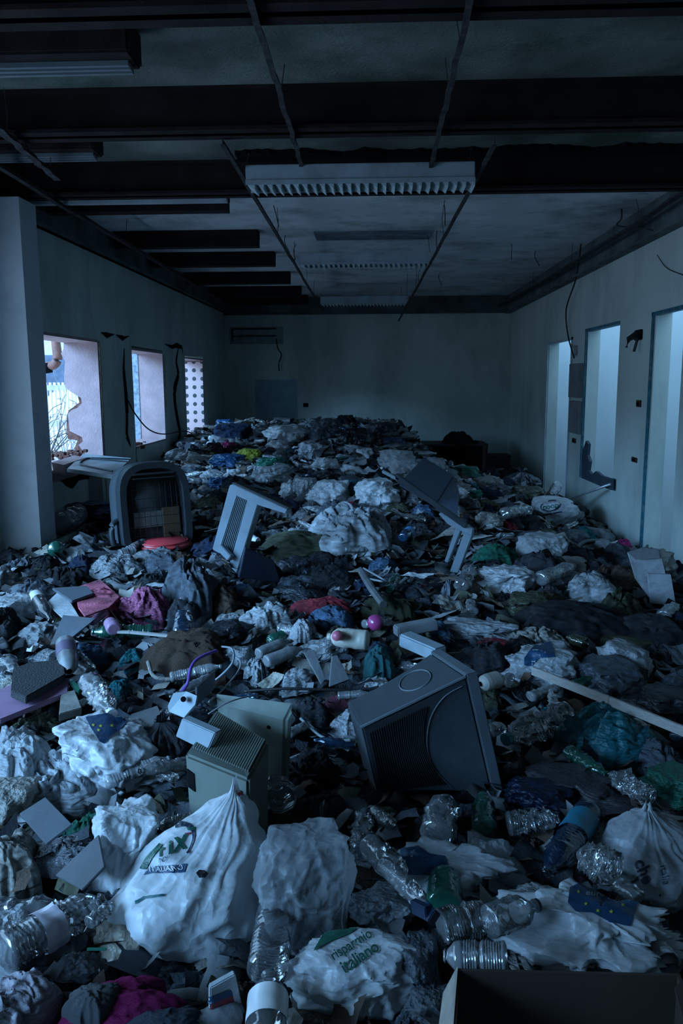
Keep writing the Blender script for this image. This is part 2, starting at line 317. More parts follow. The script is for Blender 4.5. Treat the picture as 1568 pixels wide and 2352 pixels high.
struct(B().box((XL, YB-.06, 2.77), (XR, YB, ZC)).box((XL, YB-.1, 2.76), (XR, YB, 2.775)).build('trim_2', M_sidebeam))
struct(B().box((XR-.05, 0, 2.76), (XR, YB, ZC)).box((XR-.1, 0, 2.75), (XR, YB, 2.765)).build('trim_3', M_sidebeam))
# ragged lost plaster edge in front of the third beam
bb = B(); X = np.linspace(-.9, XR, 90); e = .10+.05*pn(X*4, .3)+.03*pn(X*17, 1.3)
for i in range(len(X)-1):
    bb.hexa([(X[i], 5.6, ZC-.006), (X[i], 5.6-e[i]*1.6, ZC-.006), (X[i+1], 5.6-e[i+1]*1.6, ZC-.006), (X[i+1], 5.6, ZC-.006)], [(X[i], 5.6, ZC+.02), (X[i], 5.6-e[i]*1.6, ZC+.02), (X[i+1], 5.6-e[i+1]*1.6, ZC+.02), (X[i+1], 5.6, ZC+.02)])
struct(bb.build('trim_4', M_dark))
# hanging grid rails of the lost false ceiling
def rail(p, q, lab, sag=0.0, hang=3, w=.024):
    p, q = Vector(p), Vector(q); o = thing('ceiling_rail', lab, 'rail', p, 0, 'hanging ceiling rails'); q2 = q-p
    P = [q2*t-Vector((0, 0, sag*math.sin(math.pi*t)))+Vector((random.uniform(-.004, .004), 0, random.uniform(-.006, .006))) for t in np.linspace(0, 1, 22)]
    bb = B(); 
    for a, c in zip(P[:-1], P[1:]): bb.bar(a, c, w, .004); bb.bar(a+Vector((0, 0, .015)), c+Vector((0, 0, .015)), .004, .03)
    bb.build('tee_section', M_rustbar, o)
    for k in range(hang):
        t = (k+.6)/hang; a = q2*t; h = ZC-(p+a).z
        if h > .02: B().tube([a, a+Vector((random.uniform(-.03, .03), 0, h*.5)), a+Vector((0, 0, h))], .0025, 5).build('hanger_wire', M_rustbar, o)
rail(aZ(566, -30, 2.84), aZ(696, 394, 2.84), 'rusted ceiling rail left of centre, ending at the large light fitting')
rail(aZ(1088, -30, 2.84), aZ(988, 388, 2.82), 'rusted ceiling rail right of centre, ending at the large light fitting')
rail(aZ(512, 335, 2.82), aZ(741, 714, 2.82), 'rusted rail from the left end of the large light fitting to the back wall', hang=6)
rail(aZ(1137, 333, 2.82), aY(915, 738, 13.4), 'rusted rail from the right end of the large light fitting, sagging at the back', hang=6)
rail(aZ(-20, 285, 2.82), aZ(132, 412, 2.82), 'broken rail end high on the left above the pillar', w=.04)
rail(aZ(-30, 370, 2.82), aZ(528, 705, 2.82), 'long rusted rail along the left wall above the windows', hang=5, w=.035)
rail(aX(1600, 425, 2.1), aX(1108, 722, 2.1), 'long rusted rail along the right wall head', sag=.05, hang=5, w=.05)
# fluorescent fittings
def fitting(xa, xb, yp, lab, d=.2):
    p, q = aZ(xa, yp, 2.73), aZ(xb, yp, 2.73); o = thing('light_fitting', lab, 'light fitting', (p.x, p.y, 2.73)); L = q.x-p.x
    B().box((0, -d*.15, .03), (L, d*.85, .122)).build('housing', M_white, o, bevel=.004)
    B().box((0, -d*.2, .01), (L, -d*.15, .035)).box((0, d*.85, .01), (L, d*.9, .03)).build('rim', M_white, o)
    bb = B(); n = 26
    for i in range(n):
        x = L*(i+.5)/n; bb.hexa([(x-.028, -d*.12, .03), (x+.03, -d*.12, .03), (x+.026, -d*.12, -.014)], [(x-.028, d*.8, .03), (x+.03, d*.8, .03), (x+.026, d*.8, -.014)])
    bb.build('louvre', mat('louvre_plastic', (.4, .5, .52), .4), o)
    for yy in (d*.2, d*.55): B().tube([(.05, yy, .05), (L-.05, yy, .05)], .013, 10).build('tube', M_white, o)
fitting(566, 1085, 432, 'large fluorescent light fitting with jagged louvre, nearest the camera')
fitting(688, 985, 612, 'fluorescent light fitting in the middle of the far ceiling')
fitting(736, 936, 701, 'fluorescent light fitting farthest away, against the back wall')
# darker sunk patch on the far ceiling
struct(B().box((-.6, 8.15, ZC-.012), (.55, 8.6, ZC+.01)).build('trim_5', mat('ceiling_scar', (.17, .22, .26), .9, var=.6, scale=5)))
# flakes of peeling paint on the far ceiling
bb = B()
for k in range(60):
    x, y = random.uniform(-.5, 2.1), random.uniform(6.6, 12.5); r = random.uniform(.02, .09)
    pts = [(x+r*math.cos(a)*random.uniform(.7, 1.8), y+r*.5*math.sin(a)*random.uniform(.6, 1.2), ZC-.004) for a in np.linspace(0, 2*math.pi, 8)[:-1]]
    bb.hexa(pts, [(p[0], p[1], ZC-.0005) for p in pts])
tag(bb.build('peeling_paint', mat('paint_flake', (.5, .6, .64), .8)), 'pale flakes of peeling paint scattered on the far ceiling', 'paint flakes', kind='stuff')

def wire(name, pts, r, m, lab, cat='cable', smooth=True):
    o = B().tube(catmull(pts, 8), r, 6).build(name, m, None, smooth); return tag(o, lab, cat)
M_cable = mat('black_cable', (.015, .015, .017), .5)
M_gcable = mat('grey_cable', (.22, .25, .27), .5)
wire('cable', [aX(1334, 560, 2.2), aX(1322, 640, 2.24), aX(1300, 710, 2.26), aX(1304, 770, 2.28), aX(1318, 822, 2.29)], .009, M_cable, 'thick black cable hanging from the right wall head')
wire('cable', [aX(1425, 455, 2.1), aX(1427, 500, 2.1), aX(1418, 518, 2.1), aX(1480, 525, 2.15), aX(1500, 530, 2.2)], .007, M_cable, 'short bent black wire below the ceiling at upper right')
wire('cable', [aX(1508, 585, 2.31), aX(1530, 615, 2.31), aX(1568, 632, 2.31)], .003, M_cable, 'thin dark wire stuck to the right wall at the picture edge')
wire('cable', [aX(294, 920, -2.6), aX(310, 950, -2.58), aX(340, 985, -2.56), aX(375, 997, -2.55), aX(420, 990, -2.58), aX(440, 995, -2.5)], .008, M_cable, 'thin black cable hanging in front of the second left window')
wire('wire', [aY(905, 588, 9), aY(940, 590, 9), aY(985, 583, 9)], .004, M_cable, 'loose dark wire below the middle ceiling', 'wire')
for k, (x, y) in enumerate(((1020, 470), (1003, 530), (628, 472), (655, 540), (680, 560), (1175, 560), (1230, 575), (964, 620), (1010, 625))):
    p = aZ(x, y, ZC); o = B().tube(catmull([p, p+Vector((random.uniform(-.03, .03), 0, -.07)), p+Vector((random.uniform(-.02, .05), 0, -.17))], 4), .004, 5).build('hanger_rod', M_rustbar)
    tag(o, 'short bent wire hanging bare from the far ceiling', 'wire', 'bare hanger wires under the far ceiling')
# back wall items
o = thing('air_conditioner_mount', 'dark wall bracket left from an air conditioner on the back wall', 'bracket')
p0, p1 = aY(527, 752, YB), aY(650, 790, YB)
B().box((p0.x, YB-.012, p1.z), (p1.x, YB, p0.z)).build('backplate', mat('stained_plate', (.24, .29, .29), .8), o)
B().box((p0.x+.05, YB-.04, p0.z-.04), (p1.x-.12, YB-.01, p0.z-.02)).box((p0.x+.05, YB-.03, p0.z-.16), (p1.x-.12, YB-.01, p0.z-.145)).box((p0.x+.04, YB-.035, p0.z-.24), (p0.x+.06, YB-.01, p0.z-.02)).build('rail', M_steel, o)
wire('wire', [aY(634, 778, 14.2), aY(638, 800, 14.15), aY(646, 815, 14.15), aY(640, 835, 14.2), aY(641, 852, 14.2)], .012, M_cable, 'black wires dangling below the bracket on the back wall', 'wire')
p0, p1 = aY(585, 872, YB), aY(684, 985, YB)
struct(B().box((p0.x, YB-.004, p1.z), (p1.x, YB, p0.z)).build('paint_patch', mat('blue_patch', (.26, .40, .46), .9, var=.2), wb))
struct(B().box((aY(696, 930, YB).x, YB-.003, aY(696, 935, YB).z), (aY(708, 930, YB).x, YB, aY(696, 926, YB).z)).build('hole', M_dark, wb))
# right wall items
def onwall(name, x0, y0, x1_, y1_, d, m, lab, cat, parts=None):
    a, c = aX(x0, y0, XR), aX(x1_, y1_, XR); o = B().box((XR-d, min(a.y, c.y), min(a.z, c.z)), (XR-.0005, max(a.y, c.y), max(a.z, c.z))).build(name, m)
    return tag(o, lab, cat)
M_brown = mat('brown_socket', (.06, .025, .015), .5)
for x, y, w, h, lab in ((1468, 927, 9, 17, 'brown wall switch below the smashed lamp'), (1458, 1056, 11, 15, 'lower brown wall socket between the knocked-out window and the near doorway'), (1319, 1012, 7, 13, 'small brown socket below the pale wall panels')):
    a, c = aX(x-w/2, y-h/2, XR), aX(x+w/2, y+h/2, XR)
    o = thing('wall_socket', lab, 'socket', ((XR), (a.y+c.y)/2, (a.z+c.z)/2)); hy, hz = abs(a.y-c.y)/2, abs(a.z-c.z)/2
    pt_ = B().box((-.012, -hy, -hz), (-.0005, hy, hz)).build('plate', M_brown, o, bevel=.003); B().box((-.02, -hy*.45, -hz*.5), (-.011, hy*.45, hz*.5)).build('insert', M_dark, pt_)
o = thing('wall_cabinet', 'pale double wall panel between far doorway and knocked-out window', 'wall panel', (XR, 0, 0))
for (y0, y1_) in ((836, 914), (920, 998)):
    a, c = aX(1317, y0, XR), aX(1337, y1_, XR); B().box((-.05, min(a.y, c.y), min(a.z, c.z)), (-.0005, max(a.y, c.y), max(a.z, c.z))).build('door', plas('grey', .6), o, bevel=.004)
a = aX(1468, 776, XR); o = thing('wall_lamp', 'smashed black wall lamp high between the knocked-out window and near doorway', 'lamp', a)
B().box((-.02, -.09, -.02), (-.0005, .09, .07)).build('mount', M_dark, o, bevel=.005); B().tube([(-.02, 0, .03), (-.09, .01, -.01), (-.10, .03, -.08)], .03, 10, lambda t: 1.2-t*.8).build('shade', plas('black', .3), o); B().tube([(-.03, -.05, .0), (-.06, -.06, -.12)], .012, 6).build('wire', M_cable, o)
o = B().tube([aX(1323, 815, XR-.01), aX(1323, 795, XR-.01)], .03, 8).build('wall_ring', plas('grey')); tag(o, 'small grey fixing plate above the pale wall panels', 'fixing')
# ------------------------------------------------------------------ outside
struct(B().box((-60, -20, -.4), (XL-.35, 60, -.15)).build('ground', M_snow))
o = thing('fence', 'white picket fence outside the broken nearest window', 'fence', (-5.0, 0, 0))
for yy in np.arange(8, 16.1, 2.0): B().box((-.04, yy-.04, -.15), (.04, yy+.04, 2.0)).build('post', mat('white_fence', (.95, .8, .78), .6), o)
bb = B()
for yy in np.arange(8.1, 16, .17): bb.box((-.012, yy, -.1), (.012, yy+.05, 1.62))
bb.box((-.03, 8, 1.5), (.03, 16, 1.58)).box((-.03, 8, .95), (.03, 16, 1.03)).box((-.03, 8, .2), (.03, 16, .27)).build('pickets', MATS['white_fence'], o)
o = thing('downpipe', 'rusty brown downpipe with bent elbow outside the nearest window', 'pipe', (0, 0, 0))
P = [aY(x, y, 8.0) for x, y in ((126, 770), (130, 800), (132, 825), (124, 838), (110, 842), (107, 850))]
B().tube(catmull(P, 5), .045, 10).build('pipe', mat('rust_pipe', (.22, .09, .07), .7, var=.5, scale=12), o, True)
B().tube([P[-2]+Vector((-.03, 0, .03)), P[-1]+Vector((0, 0, -.03))], .06, 10).build('elbow_end', M_dark, o, True)
def shrub(name, base, h, n, lab, m, spread=.8, r=.008):
    o = thing(name, lab, 'shrub', base); bb = B()
    for k in range(n):
        a = random.uniform(0, 6.28); q = Vector((0, 0, 0)); P = [q.copy()]; d = Vector((math.cos(a)*spread, math.sin(a)*spread, 1)).normalized()
        for s_ in range(7): q = q+d*h/7; P.append(q.copy()); d = (d+Vector((random.uniform(-.3, .3), random.uniform(-.3, .3), random.uniform(-.25, .2)))).normalized()
        bb.tube(P, r, 4, lambda t: 1-.8*t)
        for s_ in (2, 3, 4, 5):
            e = P[s_]+Vector((random.uniform(-.4, .4), random.uniform(-.4, .4), random.uniform(.0, .4)))*h*.35; bb.tube([P[s_], (P[s_]+e)/2+Vector((0, 0, .03)), e], r*.5, 4)
    bb.build('branches', m, o)
M_twig = mat('bare_twig', (.07, .06, .06), .9)
shrub('bare_shrub', aY(135, 1045, 8.6)+Vector((-.9, 1.6, -.35)), 1.4, 18, 'bare twiggy shrub growing outside the nearest window', M_twig)
shrub('bare_shrub', aY(104, 1060, 9.2)+Vector((-1.0, 3.0, -.4)), 1.7, 16, 'bare shrub with pale stems left in the nearest window', mat('pale_twig', (.35, .3, .32), .9))
# recycling bin, parked car, hedge and houses beyond the second window
bn = thing('recycling_bin', 'domed green recycling bin seen through the second window', 'bin', aY(301, 935, 16)-Vector((0, 0, .35)))
prof = [(.0, 0), (.55, 0), (.6, .3), (.6, .9), (.55, 1.15), (.4, 1.35), (.18, 1.45), (0, 1.47)]
def lathe(prof, n=24):
    vs, fs = [], []
    for (r, z) in prof:
        for a in range(n): t = 2*math.pi*a/n; vs.append((r*math.cos(t), r*math.sin(t), z))
    for i in range(len(prof)-1):
        for a in range(n): c = (a+1) % n; fs.append((i*n+a, i*n+c, (i+1)*n+c, (i+1)*n+a))
    return pymesh(vs, fs)
link('shell', lathe([(r*.75, z*.6) for r, z in prof]), mat('bin_green', (.02, .35, .25), .5), bn, True)
B().box((-.1, -.47, .55), (.1, -.40, .62)).build('slot', M_dark, bn)
cr = thing('parked_car', 'pale car parked beyond the second window', 'car', aY(306, 975, 15)-Vector((0, 0, .55)), math.radians(60))
def carshell():
    P = [(-1.9, 0), (1.9, 0), (1.95, .45), (1.1, .62), (.6, 1.05), (-1.0, 1.08), (-1.6, .68), (-1.95, .6)]
    return B().hexa([(x, -.8, z+.2) for x, z in P], [(x, .8, z+.2) for x, z in P])
carshell().build('body', mat('car_paint', (.6, .65, .72), .25, coat=.6), cr, bevel=.06)
B().hexa([(x, -.82, z) for x, z in ((-.95, .9), (.95, .86), (.55, 1.2), (-.95, 1.22))], [(x, .82, z) for x, z in ((-.95, .9), (.95, .86), (.55, 1.2), (-.95, 1.22))]).build('side_window', mat('car_glass', (.05, .07, .09), .1), cr)
for sx in (-1.2, 1.2):
    for sy in (-.8, .8): wh_ = B().tube([(sx, sy-.09, .3), (sx, sy+.09, .3)], .3, 18).build('wheel', M_dark, cr, True); B().tube([(sx, sy-.1, .3), (sx, sy+.1, .3)], .14, 12).build('hub', MATS['car_paint'], wh_)
hg = thing('hedge', 'dark green hedge behind the recycling bin', 'hedge', (aY(310, 900, 19).x, 19, .45))
bm = bmesh.new(); bmesh.ops.create_icosphere(bm, subdivisions=4, radius=1)
for v in bm.verts: v.co = Vector((v.co.x*2.4, v.co.y*1.0, v.co.z*.75))*(1+.22*float(pn(v.co.x*4, v.co.y*4, v.co.z*4)))
me = bpy.data.meshes.new('h'); bm.to_mesh(me); bm.free(); link('foliage', me, mat('hedge_leaf', (.03, .12, .07), .9, var=.7, scale=9, bump=1, bscale=14), hg)
hs = thing('house', 'pale house with windows far beyond the fence', 'house', (-20, 30, -.15))
B().box((-6, 0, 0), (9, 6, 4.2)).build('wall', mat('house_wall', (.55, .5, .56), .9, var=.2), hs)
B().hexa([(-6.4, -.4, 4.2), (9.4, -.4, 4.2), (9.4, 6.4, 4.2), (-6.4, 6.4, 4.2)], [(-6.4, 2.9, 6), (9.4, 2.9, 6), (9.4, 3.1, 6), (-6.4, 3.1, 6)]).build('roof', mat('house_roof', (.3, .2, .2), .9), hs)
for xx in (-4, -1, 2, 5, 7.4): B().box((xx, -.05, 1.2), (xx+1.1, .02, 2.8)).build('window', mat('house_glass', (.1, .13, .18), .2), hs)
hs = thing('house', 'grey house far outside the nearest window', 'house', (-22, 14, -.15))
B().box((0, -4, 0), (5, 9, 3.6)).build('wall', mat('house_wall2', (.45, .45, .52), .9, var=.2), hs)
B().hexa([(-.4, -4.4, 3.6), (5.4, -4.4, 3.6), (5.4, 9.4, 3.6), (-.4, 9.4, 3.6)], [(2.4, -4.4, 5.4), (2.6, -4.4, 5.4), (2.6, 9.4, 5.4), (2.4, 9.4, 5.4)]).build('roof', MATS['house_roof'], hs)
for yy in (-2, 1, 4, 6.6): B().box((4.98, yy, 1), (5.05, yy+1.2, 2.5)).build('window', MATS['house_glass'], hs)

# ------------------------------------------------------------------ light: overcast dusk daylight through the openings
w = bpy.data.worlds.new('world'); SC.world = w; w.use_nodes = True; bg = w.node_tree.nodes['Background']
bg.inputs[0].default_value = (.34, .64, 1.0, 1); bg.inputs[1].default_value = .85
def portal(x, y, z, sx, sz, rot):
    l = bpy.data.lights.new('sky_portal', 'AREA'); l.shape = 'RECTANGLE'; l.size = sx; l.size_y = sz; l.cycles.is_portal = True
    o = bpy.data.objects.new('sky_portal', l); C.objects.link(o); o.location = (x, y, z); o.rotation_euler = rot
for (y0, y1, z0, z1) in (W1, W2, W3, (-.9, 5.0, .45, 2.35)): portal(XL-.36, (y0+y1)/2, (z0+z1)/2, z1-z0, y1-y0, (0, math.radians(-90), 0))
portal(x1+.85, 9, 2.92, 1.7, 12, (0, 0, 0))  # open top of the side rooms, left roofless to let light in
sl = bpy.data.lights.new('low_sun_haze', 'SUN'); sl.energy = 1.95; sl.color = (.24, .55, 1.0); sl.angle = math.radians(34)
so = bpy.data.objects.new('low_sun_haze', sl); C.objects.link(so); so.location = (-12, -6, 8); so.rotation_euler = Vector((.68, .60, -.40)).to_track_quat('-Z', 'Y').to_euler()
SC.view_settings.view_transform = 'Standard'; SC.view_settings.look = 'None'; SC.view_settings.gamma = 1; SC.view_settings.use_curve_mapping = False
SC.view_settings.exposure = 2.05
SC.cycles.max_bounces = 6; SC.cycles.diffuse_bounces = 4; SC.cycles.glossy_bounces = 2; SC.cycles.transparent_max_bounces = 10; SC.cycles.use_adaptive_sampling = True; SC.cycles.adaptive_threshold = .03; SC.cycles.caustics_reflective = False; SC.cycles.caustics_refractive = False
SC.cycles.sample_clamp_indirect = 4

# ================================================================== generators
def grid_faces(n, m, wrap=False):
    f = []
    for i in range(n-1):
        for j in range(m if wrap else m-1):
            k = (j+1) % m; f.append((i*m+j, i*m+k, (i+1)*m+k, (i+1)*m+j))
    return f
def vor(P, npts, sd, box=((-.6, .6), (-.6, .6), (-.2, 1.2))):
    rs = np.random.RandomState(sd); Q = np.stack([rs.uniform(a, b_, npts) for a, b_ in box], 1); best = np.full(len(P), 9.0); b2 = np.full(len(P), 9.0)
    for q in Q:
        d = np.sqrt(((P-q)**2).sum(1)); m = d < best; b2 = np.where(m, best, np.minimum(b2, d)); best = np.where(m, d, best)
    return best, b2-best
def rag_mesh(seed, dir_=0.0, amp=.42, freq=2.2, ragged=.22, n=26, seg=60, soft=.5, fine=1.0):
    """heap of folded cloth: unit footprint, unit height"""
    r = (np.linspace(0, 1, n)**.8)[:, None]; t = np.linspace(0, 2*np.pi, seg, endpoint=False)[None, :]
    o = seed*7.31
    out = 1+ragged*(pn(np.cos(t)*1.3+o, np.sin(t)*1.3, o)+.5*pn(np.cos(t)*4+o, np.sin(t)*4, 2*o))*1.5
    x = r*np.cos(t)*.5*out; y = r*np.sin(t)*.5*out
    ca, sa = math.cos(dir_), math.sin(dir_)
    wx = x+.12*pn(x*3+o, y*3, 1.5)+.04*pn(x*9+o, y*9, .5); wy = y+.12*pn(x*3, y*3+o, 7.5)
    a = (wx*ca+wy*sa)*freq*2.2; b_ = (-wx*sa+wy*ca)*freq*.85
    bl = lambda *q: np.clip(np.abs(pn(*q))*2.1, 0, 1)**.75
    c1 = bl(a*.8+o, b_*.8, o); c2 = bl(a*1.9+o, b_*1.7, o+5); c3 = bl(a*4.2, b_*4+o, o+9)
    dome = np.clip(1-r**2.2, 0, 1)**.6
    z = dome*(soft+.22+amp*c1*.55+amp*.5*c2*fine+amp*.28*c3*fine)+.04*pn(x*14, y*14, o)
    e = (r > .999)*-.25; z = z+e
    x = x+.05*pn(wx*6+o, wy*6, 3.3)*dome+.02*c2; y = y+.05*pn(wx*6+o, wy*6, 8.3)*dome
    P = np.stack([x.ravel(), y.ravel(), z.ravel()], 1); W_ = P*np.array([1, 1, .5]); dm = np.broadcast_to(dome, x.shape).ravel()
    st = np.array([1.0+.8*abs(math.sin(dir_)), 1.0+.8*abs(math.cos(dir_)), 1]); f1, e1 = vor(W_, 34, seed+11); f2, e2 = vor(W_*1.0, 150, seed+23)
    P[:, 2] += dm*(amp*.5*(f1-.12)+amp*.5*fine*(f2-.06))
    P[:, 0] += dm*.10*(f2-.06); P[:, 1] -= dm*.10*(f2-.06)
    return pymesh(P.tolist(), grid_faces(n, seg, True))
def bag_mesh(seed, neck=True, lean=(0, 0), crease=.16, lump=.16, n=44, seg=84, square=.0, openm=False, ears=1.0, necky=.84, pinch=.75, cr_amt=1.0, tent=False):
    """filled carrier bag gathered to a knot at the top: unit box, base on z=0"""
    v = np.linspace(0, 1, n)[:, None]; t = np.linspace(0, 2*np.pi, seg, endpoint=False)[None, :]; o = seed*5.77
    if neck and not tent:
        rad = np.interp(v, [0, .04, .15, .4, .6, .74, necky, .9, .96, 1], [.0, .55, .9, 1.0, .93, .68, .16, .12, .26*ears+.04, .22*ears+.02]); zz = np.interp(v, [0, .04, .15, .6, pinch, necky, .92, 1], [0, 0, .12, .66, .82, .9, .96, 1.06])
    elif tent:
        rad = np.interp(v, [0, .04, .12, .35, .5, .7, .85, .95, 1.0], [0, .6, .95, 1.0, .95, .68, .34, .1, .04]); zz = np.interp(v, [0, .04, .12, .5, 1], [0, 0, .06, .5, 1.05])
    else:
        rad = np.interp(v, [0, .05, .2, .5, .8, .92, 1], [0, .6, .95, 1, .82, .5, 0.02]); zz = np.interp(v, [0, .05, .5, .85, 1], [0, 0, .62, .95, 1.0])
    sq = 1+square*(np.abs(np.cos(2*t))*-.18+.1)
    cw = t+.18*pn(np.cos(t)*2+o, np.sin(t)*2, v*3)
    k = sst(.35, .85, v)
    cr = ridge(np.cos(cw)*4.2+o, np.sin(cw)*4.2, v*.9+o)**2; cr2 = ridge(np.cos(cw)*9+o, np.sin(cw)*9, v*1.6)**2
    if not neck and not tent:
        gx, gy, gz = np.cos(t)*1.5+.6*pn(np.cos(t)*2+o, np.sin(t)*2, v*2), np.sin(t)*1.5, v*2.4
        cr = ridge(gx*1.2+gz*.8+o, gy*1.2-gz*.5, gz+o)**2; cr2 = ridge(gx*2.6-gz+o, gy*2.6+gz, gz*1.7)**2; k = .45+0*v
    lw = pn(np.cos(t)*1.6+o, np.sin(t)*1.6, v*3.2+o)
    fine = ridge(np.cos(t)*3.3+o, np.sin(t)*3.3, v*8+o)**2
    rr = rad*sq*(1+lump*1.3*lw-crease*(.25+k)*(1-cr)-crease*.5*k*(1-cr2)+crease*.35*(fine-.5)*(1-k))
    x = rr*np.cos(t)*.5; y = rr*np.sin(t)*.5
    z = zz+.06*pn(x*5+o, y*5, v*3)*np.sin(v*np.pi)
    x = x+lean[0]*sst(.3, 1, v); y = y+lean[1]*sst(.3, 1, v)
    if neck: z = z+sst(.93, 1, v)*.08*ears*np.cos(2*t+o)
    P = np.stack(np.broadcast_arrays(x, y, z), -1).reshape(-1, 3).copy()
    cen = np.array([0, 0, .45]); D = P-cen; L_ = np.linalg.norm(D, axis=1)+1e-6; f1, e1 = vor(P, 46, seed+5); f2, e2 = vor(P, 200, seed+9)
    kk = np.broadcast_to(sst(0, .12, v)*(1-sst(.8, .95, v)*.7), x.shape).ravel()
    P += (D/L_[:, None])*(kk*(cr_amt*((f1-.13)*.6+(f2-.065)*.42)))[:, None]
    return pymesh(P.tolist(), grid_faces(n, seg, True))
def sheet_mesh(seed, folds=5, amp=.12, ax=1.0, n=26, curl=.0, torn=.06, thick=.004):
    o = seed*3.1; u = np.linspace(-.5, .5, n); X, Y_ = np.meshgrid(u, u); Z = np.zeros_like(X); rs = np.random.RandomState(seed+100)
    for _ in range(folds):
        a = rs.uniform(0, np.pi); c = rs.uniform(-.3, .3); Z += np.abs(X*np.cos(a)+Y_*np.sin(a)-c)*rs.uniform(-1, 1)*amp*1.6
    Z += curl*(X*2)**2*.25+amp*.25*pn(X*5+o, Y_*5)
    e = (np.abs(X) > .49)*1.0; X2 = X+torn*pn(Y_*6+o, X*0+.3)*np.sign(X)*(np.abs(X)*2)**4; Y2 = Y_+torn*pn(X*6+o, .8)*np.sign(Y_)*(np.abs(Y_)*2)**4
    vs = np.stack([X2*ax, Y2, Z-Z.min()], -1).reshape(-1, 3)
    me = pymesh(vs.tolist(), grid_faces(n, n)); bm = bmesh.new(); bm.from_mesh(me)
    bmesh.ops.solidify(bm, geom=bm.faces, thickness=thick); bm.to_mesh(me); bm.free(); return me
def bottle_profile(kind, L, R):
    # list of (x along axis, radius)
    if kind == 'water':
        P = [(0, .0), (0, .7), (.03, .98), (.06, 1)]
        for k in range(7):
            x = .08+k*.038; P += [(x, 1), (x+.012, .945), (x+.026, .945), (x+.034, 1)]
        P += [(.37, 1), (.40, .86), (.44, .86), (.46, 1)]
        for k in range(5):
            x = .47+k*.04; P += [(x, 1), (x+.013, .95), (x+.028, .95), (x+.036, 1)]
        P += [(.70, 1), (.78, .86), (.85, .55), (.89, .36), (.91, .34), (.915, .42), (.93, .42), (.935, .33), (.95, .33)]
        cap = (.945, 1.0, .38)
    elif kind == 'smooth':
        P = [(0, 0), (0, .75), (.03, .96), (.1, 1), (.55, 1), (.62, .97), (.72, .8), (.82, .45), (.87, .34), (.92, .33), (.925, .4), (.94, .4), (.945, .33), (.95, .33)]
        cap = (.945, 1.0, .38)
    elif kind == 'wine':
        P = [(0, 0), (0, .9), (.02, 1), (.6, 1), (.68, .85), (.75, .5), (.8, .38), (.95, .35), (.955, .42), (.985, .42), (.985, .3)]
        cap = None
    elif kind == 'deterg':
        P = [(0, 0), (0, .8), (.04, .97), (.12, 1), (.6, 1), (.76, .9), (.86, .6), (.9, .3), (.93, .28)]
        cap = (.92, 1.0, .34)
    return [(x*L, r*R) for x, r in P], ((cap[0]*L, cap[1]*L, cap[2]*R) if cap else None)
def lathe_x(P, seg=22, crush=0, seed=0, R=.04, L=.3, flat=1.0, bend=0.0, twist=0.0):
    # resample
    pts = []
    for (a, b_) in zip(P[:-1], P[1:]):
        d = math.hypot(b_[0]-a[0], b_[1]-a[1]); m = max(1, int(d/(L*.022)))
        for k in range(m): pts.append((a[0]+(b_[0]-a[0])*k/m, a[1]+(b_[1]-a[1])*k/m))
    pts.append(P[-1]); A = np.array(pts); n = len(A); t = np.linspace(0, 2*np.pi, seg, endpoint=False)[None, :]
    xx = A[:, :1]; rr = A[:, 1:]; o = seed*3.7
    s_ = xx/L
    k = crush*np.sin(np.clip(s_, 0, 1)*np.pi)**.5*(rr/R)
    d1 = ridge(np.cos(t)*1.3+o, np.sin(t)*1.3, s_*4+o)**2; d2 = pn(np.cos(t)*2.5+o, np.sin(t)*2.5, s_*8+o)
    r2 = rr*(1-k*.55*(1-d1)+k*.3*d2)
    y = r2*np.cos(t+twist*s_); z = r2*np.sin(t+twist*s_)*flat
    x = xx+0*t+crush*.1*R*pn(s_*5, np.cos(t), o)
    z = z+bend*L*np.sin(np.pi*s_)*.3; y = y+bend*L*.2*np.sin(2*s_)
    vs = np.stack(np.broadcast_arrays(x, y, z), -1).reshape(-1, 3)
    return pymesh(vs.tolist(), grid_faces(n, seg, True))
# ================================================================== placing
LM = []       # landmarks: (phrase, location)
KEEP = []     # footprints that fillers must leave free
def lm(phrase, p): LM.append((phrase, Vector(p)))
def keep(p, r): KEEP.append((p[0], p[1], r))
def boxfit(x0, y0, x1, y1, asp=.5, lift=0.0):
    """world centre, width, depth, height of something whose outline fills this part of the frame"""
    g = G((x0+x1)/2, y1, lift); d = (g-CAM); D = d.dot(FW); el = math.asin(-d.normalized().z)
    H = (y1-y0)*D/F*1.08
    dep = H/(math.sin(el)+asp*math.cos(el)); h = asp*dep
    hd = Vector((d.x, d.y, 0)).normalized(); c = g+hd*dep*.5
    w = (x1-x0)*(D+dep*.4)/F
    return c, w, dep, h, math.atan2(hd.x, hd.y)
def put(o, c, w, dep, h, yaw, rot=0.0, sink=.02):
    o.location = (c.x, c.y, Tz(c.x, c.y)-sink); o.scale = (w, dep, h); o.rotation_euler = (0, 0, -yaw+rot); return o
_seed = [0]
def seed(): _seed[0] += 1; return _seed[0]
def rag(name, cat, label, box, m, asp=.4, dir_=None, amp=.42, freq=2.2, soft=.5, ragged=.22, lift=0, fine=1.0, k=True, grp=None, sink=.03, zup=0):
    c, w, d, h, yaw = boxfit(*box, asp=asp, lift=lift); s = seed()
    o = link(name, rag_mesh(s, dir_ if dir_ is not None else random.uniform(0, 3), amp, freq, ragged, soft=soft, n=44, seg=110, fine=fine), m, None, True)
    put(o, c, w, d, h, yaw, sink=sink-zup-lift); tag(o, label, cat, grp)
    if k: keep(c, min(w, d)*.5)
    return o
